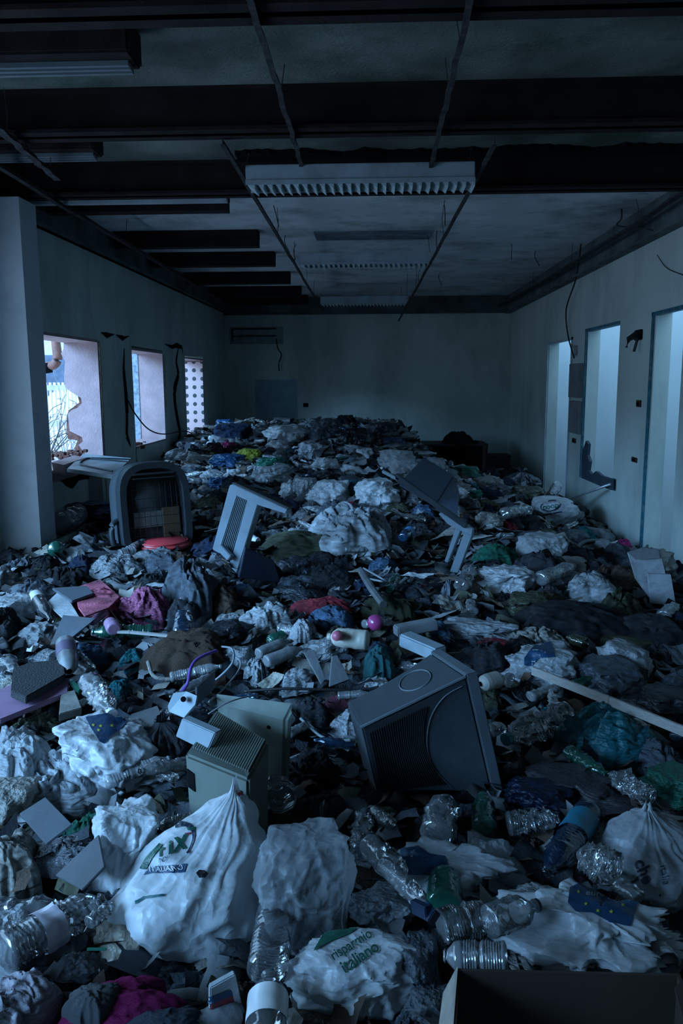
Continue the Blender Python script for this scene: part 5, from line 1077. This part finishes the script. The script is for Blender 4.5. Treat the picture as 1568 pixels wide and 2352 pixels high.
rag('blanket', 'blanket', 'dark grey-green blanket below the creased white sheet', (590, 1205, 790, 1290), cloth('olive'), .4, 1.2, .3, 1.2)
rag('sheet', 'sheet', 'creased dirty white sheet heaped in the centre of the far heap', (702, 1168, 905, 1278), cloth('pale'), .28, 1.0, .6, 2.2, fine=1.2); lm('the creased white sheet', G(800, 1240))
rag('garment', 'garment', 'brown-grey ribbed garment lying left of the forked leg', (815, 1360, 980, 1425), knit('olive'), .35, .5)
rag('shoe', 'shoe', 'grey flat shoe sole right of the maroon cloth', (1008, 1325, 1048, 1375), plas('slate', .6), .5); bottle('dark green and white bottle left of the grey shoe sole', (895, 1352), (912, 1320), 26, clear('green', .5), 'smooth', .2, None, 'white', lift=.05)
bottle('bluish labelled bottle above the striped garments, far centre', (925, 1235), (955, 1205), 26, clear('blue', .5), 'smooth', .2, mat('label_blue', (.1, .3, .6), .5), None, lift=.08)
o = B().tube([G(828, 1310, .1), G(852, 1350, .12), G(880, 1388, .1)], .022, 8).build('umbrella', metalm('grey')); tag(o, 'broken umbrella shaft pointing down in the centre', 'umbrella')
for k, (a, c) in enumerate((((835, 1305), (905, 1345)), ((850, 1330), (900, 1340)))): wire('wire', [G(a[0], a[1], .12), G((a[0]+c[0])/2, (a[1]+c[1])/2, .15), G(c[0], c[1], .1)], .006, M_gcable, ['upper', 'lower'][k]+' bent rib of the broken umbrella', 'wire')
# right middle
rag('black_coat', 'coat', 'big black coat spread across the right side', (1170, 1345, 1440, 1482), cloth('black'), .4, 1.2, .35, 1.1, fine=.4); rag('black_blanket', 'blanket', 'black blanket bunched at the right edge', (1385, 1385, 1620, 1500), cloth('black'), .45, .6, .5, 1.6, fine=.5); lm('the black coat', G(1300, 1440)); lm('the black blanket', G(1480, 1450))
B11 = bag('pale bag with a blue printed patch left of the grey slack bag', (1160, 1462, 1330, 1590), bagm('pale'), asp=.55, neck=False, lump=.3, crease=.3, lean=(.05, .15)); pr([B11], [[(1203, 1512), (1230, 1478), (1262, 1470), (1276, 1510), (1240, 1512), (1222, 1530), (1204, 1528)]], 'blue', 'blue_print', B11); lm('the blue-patched bag', B11.location)
bag('grey slack plastic bag lying above the wooden stick', (1318, 1488, 1472, 1612), bagm('slate', .95), asp=.5, neck=False, lump=.12, crease=.2); bag('dark crumpled bag at the right edge below the black blanket', (1455, 1560, 1610, 1660), bagm('charcoal', .95), asp=.45, neck=False, lump=.25)
bag('long pale creased bag behind the dark television, right of centre', (1005, 1408, 1180, 1472), bagm('pale'), asp=.5, neck=False, lump=.28, crease=.3); lm('the long creased bag', G(1090, 1465))
bag('dark red crinkled wrapper below the long creased bag', (1095, 1455, 1185, 1500), bagm('maroon'), asp=.5, neck=False); bottle('beige cup lying beside the top of the television bezel', (1145, 1560), (1100, 1572), 44, plas('dirty', .6), 'deterg', .05, None, None, lift=.06, name='beige_cup', cat='cup')
rag('towel', 'towel', 'grey-brown towel under the black coat', (1150, 1425, 1300, 1500), cloth('dirty'), .35); bottle('ball-shaped bottle end below the black coat', (1345, 1478), (1300, 1462), 30, clear('olive', .5), 'smooth', .1, None, None, lift=.05)
bag('green-white crumpled packet right of the ball-shaped bottle', (1355, 1440, 1510, 1500), bagm('olive', .95), asp=.5, neck=False, lump=.3, crease=.3, name='packet', cat='packet')
bag('twisted white bag lying above the black coat', (1085, 1285, 1215, 1365), bagm('white'), asp=.5, neck=False, lump=.34, crease=.3, lean=(.2, .1)); bottle('milky ribbed clear bottle beside the twisted white bag', (1240, 1330), (1322, 1300), 40, clear('white', .25), 'water', .3, None, None, lift=.05)
bottle('small clear crushed bottle left of the twisted white bag', (1060, 1345), (1085, 1300), 42, clear('white', .16), 'water', .9, None, None, lift=.03)
bag('pale see-through bag holding a bottle end, near the right wall', (1188, 1212, 1292, 1300), bagm('white', .8), asp=.8, neck=False, lump=.14); lm('the see-through bag by the right wall', G(1240, 1290))
B12 = bag('white knotted bag with a dark oval print under the metal pole', (1222, 1140, 1318, 1206), bagm('white'), asp=.8, neck=False, lump=.1, sq=.3); lm('the oval-print bag', B12.location)
pr([B12], arcband(1264, 1162, 24, 13, 0, 360, 3, 3, 12, 22), 'navy', 'oval_print', B12); pr([B12], text_polys('coop', 1264, 1163, 17, 10, 1.1, bold=.03), 'green', 'lettering', B12); pr([B12], [[(1242, 1182), (1290, 1174), (1290, 1177), (1242, 1186)]], 'navy', 'underline_print', B12)
rag('green_cloth', 'cloth', 'dark green torn cloth right of the forked leg', (1078, 1242, 1182, 1302), cloth('green'), .35, .7, .45, 1.6); o = B().tube([aZ(1288, 1152, .34)+Vector((-.0, 0, 0)), aX(1402, 1112, 2.26)], .014, 12).build('metal_pole', metalm('pale', .35), None, True); tag(o, 'thin metal pole leaning from the heap to the knocked-out window sill', 'pole')
bottle('upright clear crushed bottle against the right wall by the metal pole', (1262, 1145), (1284, 1106), 26, clear('white', .25), 'water', .5, None, None, lift=.04, zb=.06)
bottle('clear bottle lying left of the oval-print bag', (1160, 1180), (1222, 1170), 34, clear('white', .25), 'water', .4, None, None, lift=.05)
o = thing('paint_can', 'open grey tin can lying on its side by the right wall', 'can'); orient(o, G(1372, 1262, .06), G(1400, 1252, .08)); link('body', lathe_x([(0, 0), (0, .07), (.16, .075), (.16, .07), (.02, .065)], 28, 0, 1, .07, .16), metalm('grey'), o, True); link('rim', lathe_x([(.155, .078), (.165, .078)], 28, 0, 1, .07, .16), metalm('pale'), o, True)
rag('pink_cloth', 'cloth', 'dusty magenta cloth spilling from the tin can', (1405, 1228, 1452, 1272), cloth('magenta'), .6); lm('the tin can', G(1385, 1258))
wire('hose', [G(1370, 1290, .06), G(1335, 1280, .08), G(1326, 1258, .1), G(1345, 1245, .1), G(1375, 1243, .12)], .02, plas('black', .4), 'black hose curled left of the tin can', 'hose')
o = thing('carton', 'torn white cardboard carton standing by the near doorway', 'carton'); Yc = G(1520, 1390).y
for nm, pts, dy in (('side', [(1442, 1270), (1512, 1262), (1520, 1285), (1545, 1390), (1490, 1372), (1460, 1330)], 0), ('flap', [(1488, 1318), (1540, 1320), (1552, 1392), (1494, 1385)], -.05), ('top_flap', [(1442, 1270), (1480, 1258), (1512, 1262), (1515, 1282), (1460, 1285)], -.03)):
    P = [aY(x, y, Yc+dy) for x, y in pts]; B().hexa(P, [p+Vector((0, .02, 0)) for p in P]).build(nm, paper('pale') if nm != 'top_flap' else paper('grey'), o)
keep(aY(1500, 1370, Yc), .25); lm('the torn white carton', aY(1500, 1380, Yc))
# ---- around the chair
bottle('large cloudy water jar at left behind the pillar', (140, 1205), (185, 1170), 62, clear('pale', .5), 'deterg', .3, None, None, lift=.1); bag('bright blue plastic bag left of the office chair', (165, 1150, 258, 1198), bagm('blue'), asp=.6, neck=False, lump=.3, crease=.3, lift=.08); lm('the bright blue bag', G(210, 1190))
bottle('green glass bottle lying at the foot of the pillar', (125, 1262), (192, 1222), 34, clear('green', .55), 'wine', 0, None, None, lift=.05, name='glass_bottle', flat=1)
rag('grey_cloth', 'cloth', 'grey-blue cloth heap left of the grooved frame', (385, 1275, 510, 1420), cloth('slate'), .35, .6, .5, 1.6); rag('plastic_sheet', 'sheet', 'pale crumpled polythene in front of the red basin', (205, 1268, 330, 1335), bagm('grey'), .35, 1.2, .5, 2.5)
rag('black_garment', 'garment', 'black strap-like garment left of the crumpled polythene', (85, 1290, 200, 1345), cloth('black'), .35); rag('grey_fur', 'rag', 'dark grey fuzzy rag at the foot of the pillar', (10, 1275, 100, 1320), cloth('slate'), .4); rag('white_paper', 'paper', 'pale torn paper sheets by the pillar foot', (110, 1240, 235, 1290), paper('grey'), .2, .4, .4, 1.5)
rag('red_cloth', 'cloth', 'small dark red rag at the left edge', (30, 1325, 90, 1352), cloth('maroon'), .4)
# ---- far heap, hand placed
BF = [((490, 975, 575, 1020), 'navy', 'blue-black holdall on the crest near the third window', 'holdall'), ((560, 975, 610, 1010), 'pale', 'pale knotted bag right of the blue-black holdall', None), ((612, 975, 700, 1022), 'white', 'shiny white bag with blue corner under the dark plank', None),
 ((712, 962, 782, 1022), 'slate', 'grey see-through bag high on the crest, centre', None), ((775, 952, 815, 985), 'black', 'small black ball of cloth topping the far heap', 'bundle'), ((772, 975, 855, 1040), 'black', 'large black rubbish sack on the crest right of centre', None), ((840, 972, 908, 1025), 'charcoal', 'dark grey domed sack right of the black rubbish sack', None),
 ((500, 1010, 545, 1035), 'magenta', 'purple bag in front of the blue-black holdall', None), ((545, 1028, 600, 1062), 'yellow', 'pale yellow-green bag on the far heap', None), ((590, 1045, 660, 1085), 'green', 'dark green bag right of the yellow-green one', None),
 ((488, 1040, 560, 1080), 'blue', 'white and blue bag on the left of the far heap', None), ((688, 1018, 738, 1062), 'pale', 'tall pale bag in the middle of the far heap', None), ((868, 1030, 952, 1080), 'pale', 'wide pale bag at the right end of the far heap', None),
 ((580, 1068, 672, 1112), 'pale', 'glinting clear bag full of bottles, middle of the far heap', None), ((478, 1092, 535, 1122), 'blue', 'deep blue wrapper above the grooved plastic frame', None), ((718, 1098, 802, 1165), 'white', 'big pale carrier bag just above the creased white sheet', None),
 ((795, 1098, 838, 1150), 'teal', 'light turquoise thin bag between two pale carrier bags', None), ((820, 1098, 912, 1178), 'white', 'open white carrier bag showing brown contents, above the forked leg', None), ((880, 1115, 925, 1165), 'olive', 'olive yellow bag right of the open white carrier bag', None),
 ((640, 1100, 692, 1148), 'white', 'white carton-like bag with orange spot above the grooved frame', None), ((678, 1092, 728, 1150), 'pale', 'pale pinched bag right of the orange-spotted one', None), ((780, 1145, 845, 1172), 'maroon', 'dark red bundle between the pale bags and the white sheet', 'bundle'),
 ((1035, 1065, 1100, 1100), 'green', 'bright green wrapper right of the dark cabinet door', None), ((1068, 1120, 1105, 1150), 'green', 'small teal green packet below the green wrapper', 'packet'), ((1160, 1075, 1235, 1135), 'slate', 'dull clear bag against the right wall in the far corner', None), ((1160, 1110, 1240, 1165), 'olive', 'dull green bag left of the far doorway', None),
 ((1085, 1085, 1150, 1125), 'dirty', 'pale brown crumpled bag right of the green wrapper', None)]
for bx, c, lab, kd in BF:
    cl = c in ('black', 'charcoal', 'navy', 'maroon')
    o = bag(lab, bx, bagm(c, 1.0 if c != 'slate' else .9) if kd is None else cloth(c), asp=.75, neck=(kd is None and random.random() < .3), lump=.2, crease=.22, name={None: 'plastic_bag', 'holdall': 'holdall', 'bundle': 'cloth_bundle', 'packet': 'packet'}[kd], cat=kd or 'bag')
    if lab.split()[0] in ('big', 'open', 'large', 'blue-black', 'bright', 'pale', 'wide', 'glinting'): lm('the '+' '.join(lab.replace(' just ', ' ').split(' ')[:3 if 'bag' in ' '.join(lab.split()[:3]) or 'sack' in lab else 2]), o.location) if ('bag' in lab.split()[:3] or 'holdall' in lab.split()[:2] or 'sack' in lab.split()[:4]) and lab.split()[0] in ('blue-black', 'wide') else None

for bx, c, lab, kd in (((470, 2170, 560, 2235), 'slate', 'slate cloth corner left of the white-labelled bottle', 'rag'), ((1000, 2160, 1060, 2230), 'brown', 'brown rag between the ribbed bottles and the grey thin bag', 'rag'), ((395, 2190, 480, 2240), 'black', 'black rag tucked under the ITALIANO bag', 'rag'),
                       ((700, 2330, 900, 2420), 'charcoal', 'charcoal cloth along the bottom edge in the centre', 'rag'), ((900, 2290, 1010, 2400), 'slate', 'slate rag at the bottom edge left of the cardboard box', 'rag'), ((600, 1850, 700, 1900), 'brown', 'brown rag behind the smoky bag', 'rag'), ((700, 1800, 800, 1870), 'charcoal', 'charcoal rag between the television and the smoky bag', 'rag'), ((880, 1850, 960, 1910), 'brown', 'brown rag left of the clear plastic tub', 'rag'), ((650, 1690, 780, 1800), 'black', 'black cloth in the hollow between the beige monitor and the television', 'rag'), ((1180, 1900, 1260, 1990), 'brown', 'dark brown rag left of the teal-labelled bottle', 'rag')):
    rag('rag', kd, lab, bx, cloth(c), .35, k=False)

# ================================================================== countable smaller rubbish: one object each, meshes shared
RAGS = [rag_mesh(900+i, i*.7, .42+.1*(i % 3), 1.4+.5*(i % 4), .28, n=20, seg=44) for i in range(14)]
BAGS = [bag_mesh(700+i, i % 4 == 0, (.06*(i % 3), .05), .24, .26, n=26, seg=44) for i in range(10)]
SHEETS = [sheet_mesh(500+i, 5, .14, 1+.3*(i % 3), 14, .3*(i % 2), .08) for i in range(8)]
BOT = []
for i in range(8):
    kd = ['water', 'smooth'][i % 2]; P, cp = bottle_profile(kd, 1.0, .16); BOT.append(lathe_x(P, 18, .35+.15*(i % 4), 40+i, .16, 1.0, .8))
CUPS = lathe_x([(0, 0), (0, .3), (.03, .34), (.9, .45), (.93, .48), (.9, .42)], 20, .35, 3, .4, 1.0)
RN = random.Random(77)
def land(p):
    x, y, z = pix(p); best = None
    for ph, q in LM:
        qx, qy, qz = pix(q); d = math.hypot((qx-x), (qy-y)*1.5)
        if best is None or d < best[0]: best = (d, ph, qx-x, qy-y)
    _, ph, dx, dy = best
    if abs(dx) > abs(dy)*1.2: rel = 'left of' if dx > 0 else 'right of'
    else: rel = 'in front of' if dy < 0 else 'behind'
    return rel+' '+ph
ITEMS = []; PLACED = []
def ok(x, y, r):
    for kx, ky, kr in KEEP:
        if (kx-x)**2+(ky-y)**2 < (kr*.85+r*.35)**2: return False
    for kx, ky, kr in PLACED:
        if (kx-x)**2+(ky-y)**2 < (kr*.42+r*.42)**2: return False
    return True
def visible(x, y, z):
    a, b_, c = pix((x, y, z)); return c > .5 and -40 < a < 1608 and b_ < 2400
NAMES = {'rag': 'rag', 'bag': 'bag', 'bottle': 'bottle', 'sheet': 'scrap', 'cup': 'cup'}
CN = {'black': 'black', 'charcoal': 'charcoal', 'slate': 'slate grey', 'navy': 'navy', 'brown': 'brown', 'olive': 'olive', 'grey': 'grey', 'pale': 'pale grey', 'maroon': 'maroon', 'beige': 'beige', 'teal': 'teal', 'pink': 'pink', 'denim': 'denim blue', 'white': 'white', 'dirty': 'dirty beige', 'clear': 'clear', 'green': 'green', 'blue': 'blue', 'cream': 'cream'}
def weighted(d): 
    r = RN.random()*sum(d.values()); 
    for k, v in d.items():
        r -= v
        if r <= 0: return k
    return k
CNT = {'rag': 0, 'bag': 0, 'bottle': 0, 'sheet': 0, 'cup': 0}; LIM = {'rag': 295, 'bag': 250, 'bottle': 295, 'sheet': 150, 'cup': 30}
def region(x, y):
    if y < 3.4: return 'near'
    if y < 7.6: return 'mid' if x < 1.0 else 'right'
    return 'far' if x < .9 else 'right'
for it in range(26000):
    y = 1.35+12.2*RN.random()**.9; x = RN.uniform(XL+.12, XR-.1)
    if not visible(x, y, Tz(x, y)): continue
    if y < 7 and x < -2.3+0 and y > 5.3 and x > -2.7 and y < 5.9: continue
    reg = region(x, y)
    kind = weighted({'near': {'rag': 4, 'bag': 2.5, 'bottle': 3, 'sheet': 1.5, 'cup': .3}, 'mid': {'rag': 6, 'bag': 1, 'bottle': 1.4, 'sheet': 3, 'cup': .5}, 'far': {'rag': 1.3, 'bag': 5, 'bottle': 7, 'sheet': 1.2, 'cup': .6}, 'right': {'rag': 6, 'bag': 2, 'bottle': 1.5, 'sheet': 2, 'cup': .3}}[reg])
    if CNT[kind] >= LIM[kind]: continue
    base = {'near': .15, 'mid': .20, 'far': .185, 'right': .23}[reg]
    s = base*RN.uniform(.7, 1.35)*(1.0 if kind != 'bottle' else 1.05)
    if kind == 'cup': s *= .5
    if kind == 'sheet' and reg == 'near': s *= .6
    r = s*.5
    if not ok(x, y, s*(.8 if reg != 'near' else .62)): continue
    PLACED.append((x, y, s*.8)); CNT[kind] += 1
    z = Tz(x, y); yaw = RN.uniform(0, 6.28); til = (RN.uniform(-.25, .25), RN.uniform(-.25, .25))
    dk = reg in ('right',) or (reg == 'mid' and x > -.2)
    if kind == 'rag':
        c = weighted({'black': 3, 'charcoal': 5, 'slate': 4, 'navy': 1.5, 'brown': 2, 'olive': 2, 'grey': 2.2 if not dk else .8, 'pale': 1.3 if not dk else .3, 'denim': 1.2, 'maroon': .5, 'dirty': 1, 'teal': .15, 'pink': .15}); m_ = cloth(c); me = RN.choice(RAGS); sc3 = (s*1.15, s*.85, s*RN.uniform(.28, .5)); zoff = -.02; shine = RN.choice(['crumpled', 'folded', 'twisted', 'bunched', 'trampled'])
    elif kind == 'bag':
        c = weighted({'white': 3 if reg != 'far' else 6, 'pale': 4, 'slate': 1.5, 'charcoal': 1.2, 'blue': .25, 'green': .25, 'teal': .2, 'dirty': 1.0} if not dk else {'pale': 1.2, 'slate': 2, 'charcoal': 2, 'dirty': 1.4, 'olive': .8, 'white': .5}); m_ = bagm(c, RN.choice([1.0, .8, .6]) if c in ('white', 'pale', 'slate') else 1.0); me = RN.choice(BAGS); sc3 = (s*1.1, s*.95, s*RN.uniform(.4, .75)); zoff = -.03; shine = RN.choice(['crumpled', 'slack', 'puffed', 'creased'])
    elif kind == 'bottle':
        c = weighted({'clear': 9, 'green': .5, 'blue': 1, 'pale': 1}); m_ = clear('white' if c == 'clear' else c, RN.choice([.14, .26, .36]) if c == 'clear' else .4); me = RN.choice(BOT); sc3 = (s*1.15, s*1.0, s*1.0); zoff = .05; shine = RN.choice(['crushed', 'dented', 'squashed'])
    elif kind == 'sheet':
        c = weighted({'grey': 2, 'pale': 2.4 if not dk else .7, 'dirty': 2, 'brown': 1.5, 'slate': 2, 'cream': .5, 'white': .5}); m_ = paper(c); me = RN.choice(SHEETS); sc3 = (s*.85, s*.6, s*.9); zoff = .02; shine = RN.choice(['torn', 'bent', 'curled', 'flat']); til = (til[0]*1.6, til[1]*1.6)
    else:
        c = weighted({'white': 3, 'grey': 2, 'clear': 1.4}); m_ = plas(c, .4) if c != 'clear' else clear('pale', .4); me = CUPS; sc3 = (s, s, s); zoff = .04; shine = RN.choice(['crushed', 'tipped'])
    key = (me.name, m_.name)
    if key not in MATS:
        m2 = me.copy(); m2.materials.clear(); m2.materials.append(m_); m2.polygons.foreach_set('use_smooth', [kind != 'sheet']*len(m2.polygons)); MATS[key] = m2
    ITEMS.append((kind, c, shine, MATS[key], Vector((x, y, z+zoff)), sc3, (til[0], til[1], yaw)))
    if sum(CNT.values()) >= 1020: break
NM = {'rag': ('rag', 'rag'), 'bag': ('plastic_bag', 'bag'), 'bottle': ('plastic_bottle', 'bottle'), 'sheet': ('paper_scrap', 'paper'), 'cup': ('plastic_cup', 'cup')}
LW = {'rag': 'rag', 'bag': 'plastic bag', 'bottle': 'bottle', 'sheet': 'paper scrap', 'cup': 'cup'}
GRP = {'rag': 'rags strewn over the heap', 'bag': 'loose plastic bags in the heap', 'bottle': 'crushed bottles in the heap', 'sheet': 'paper and card scraps', 'cup': 'cups in the heap'}
groups = {}
for it in ITEMS:
    lab = '%s %s %s %s' % (it[2], CN[it[1]], LW[it[0]], land(it[4])); groups.setdefault(lab, []).append(it)
ORD = ['leftmost', 'second from left', 'third from left', 'fourth from left', 'fifth from left', 'sixth from left']
for lab, L_ in groups.items():
    L_.sort(key=lambda t: pix(t[4])[0])
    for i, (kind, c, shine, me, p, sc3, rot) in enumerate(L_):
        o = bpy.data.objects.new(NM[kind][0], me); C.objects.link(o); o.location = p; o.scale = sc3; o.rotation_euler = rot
        l2 = lab
        if len(L_) == 2: l2 = lab+(', left one', ', right one')[i]
        elif len(L_) > 2: l2 = lab+', '+(ORD[i] if i < len(L_)-1 and i < 6 else 'rightmost')
        tag(o, l2, NM[kind][1], GRP[kind])
print('FILL', CNT)
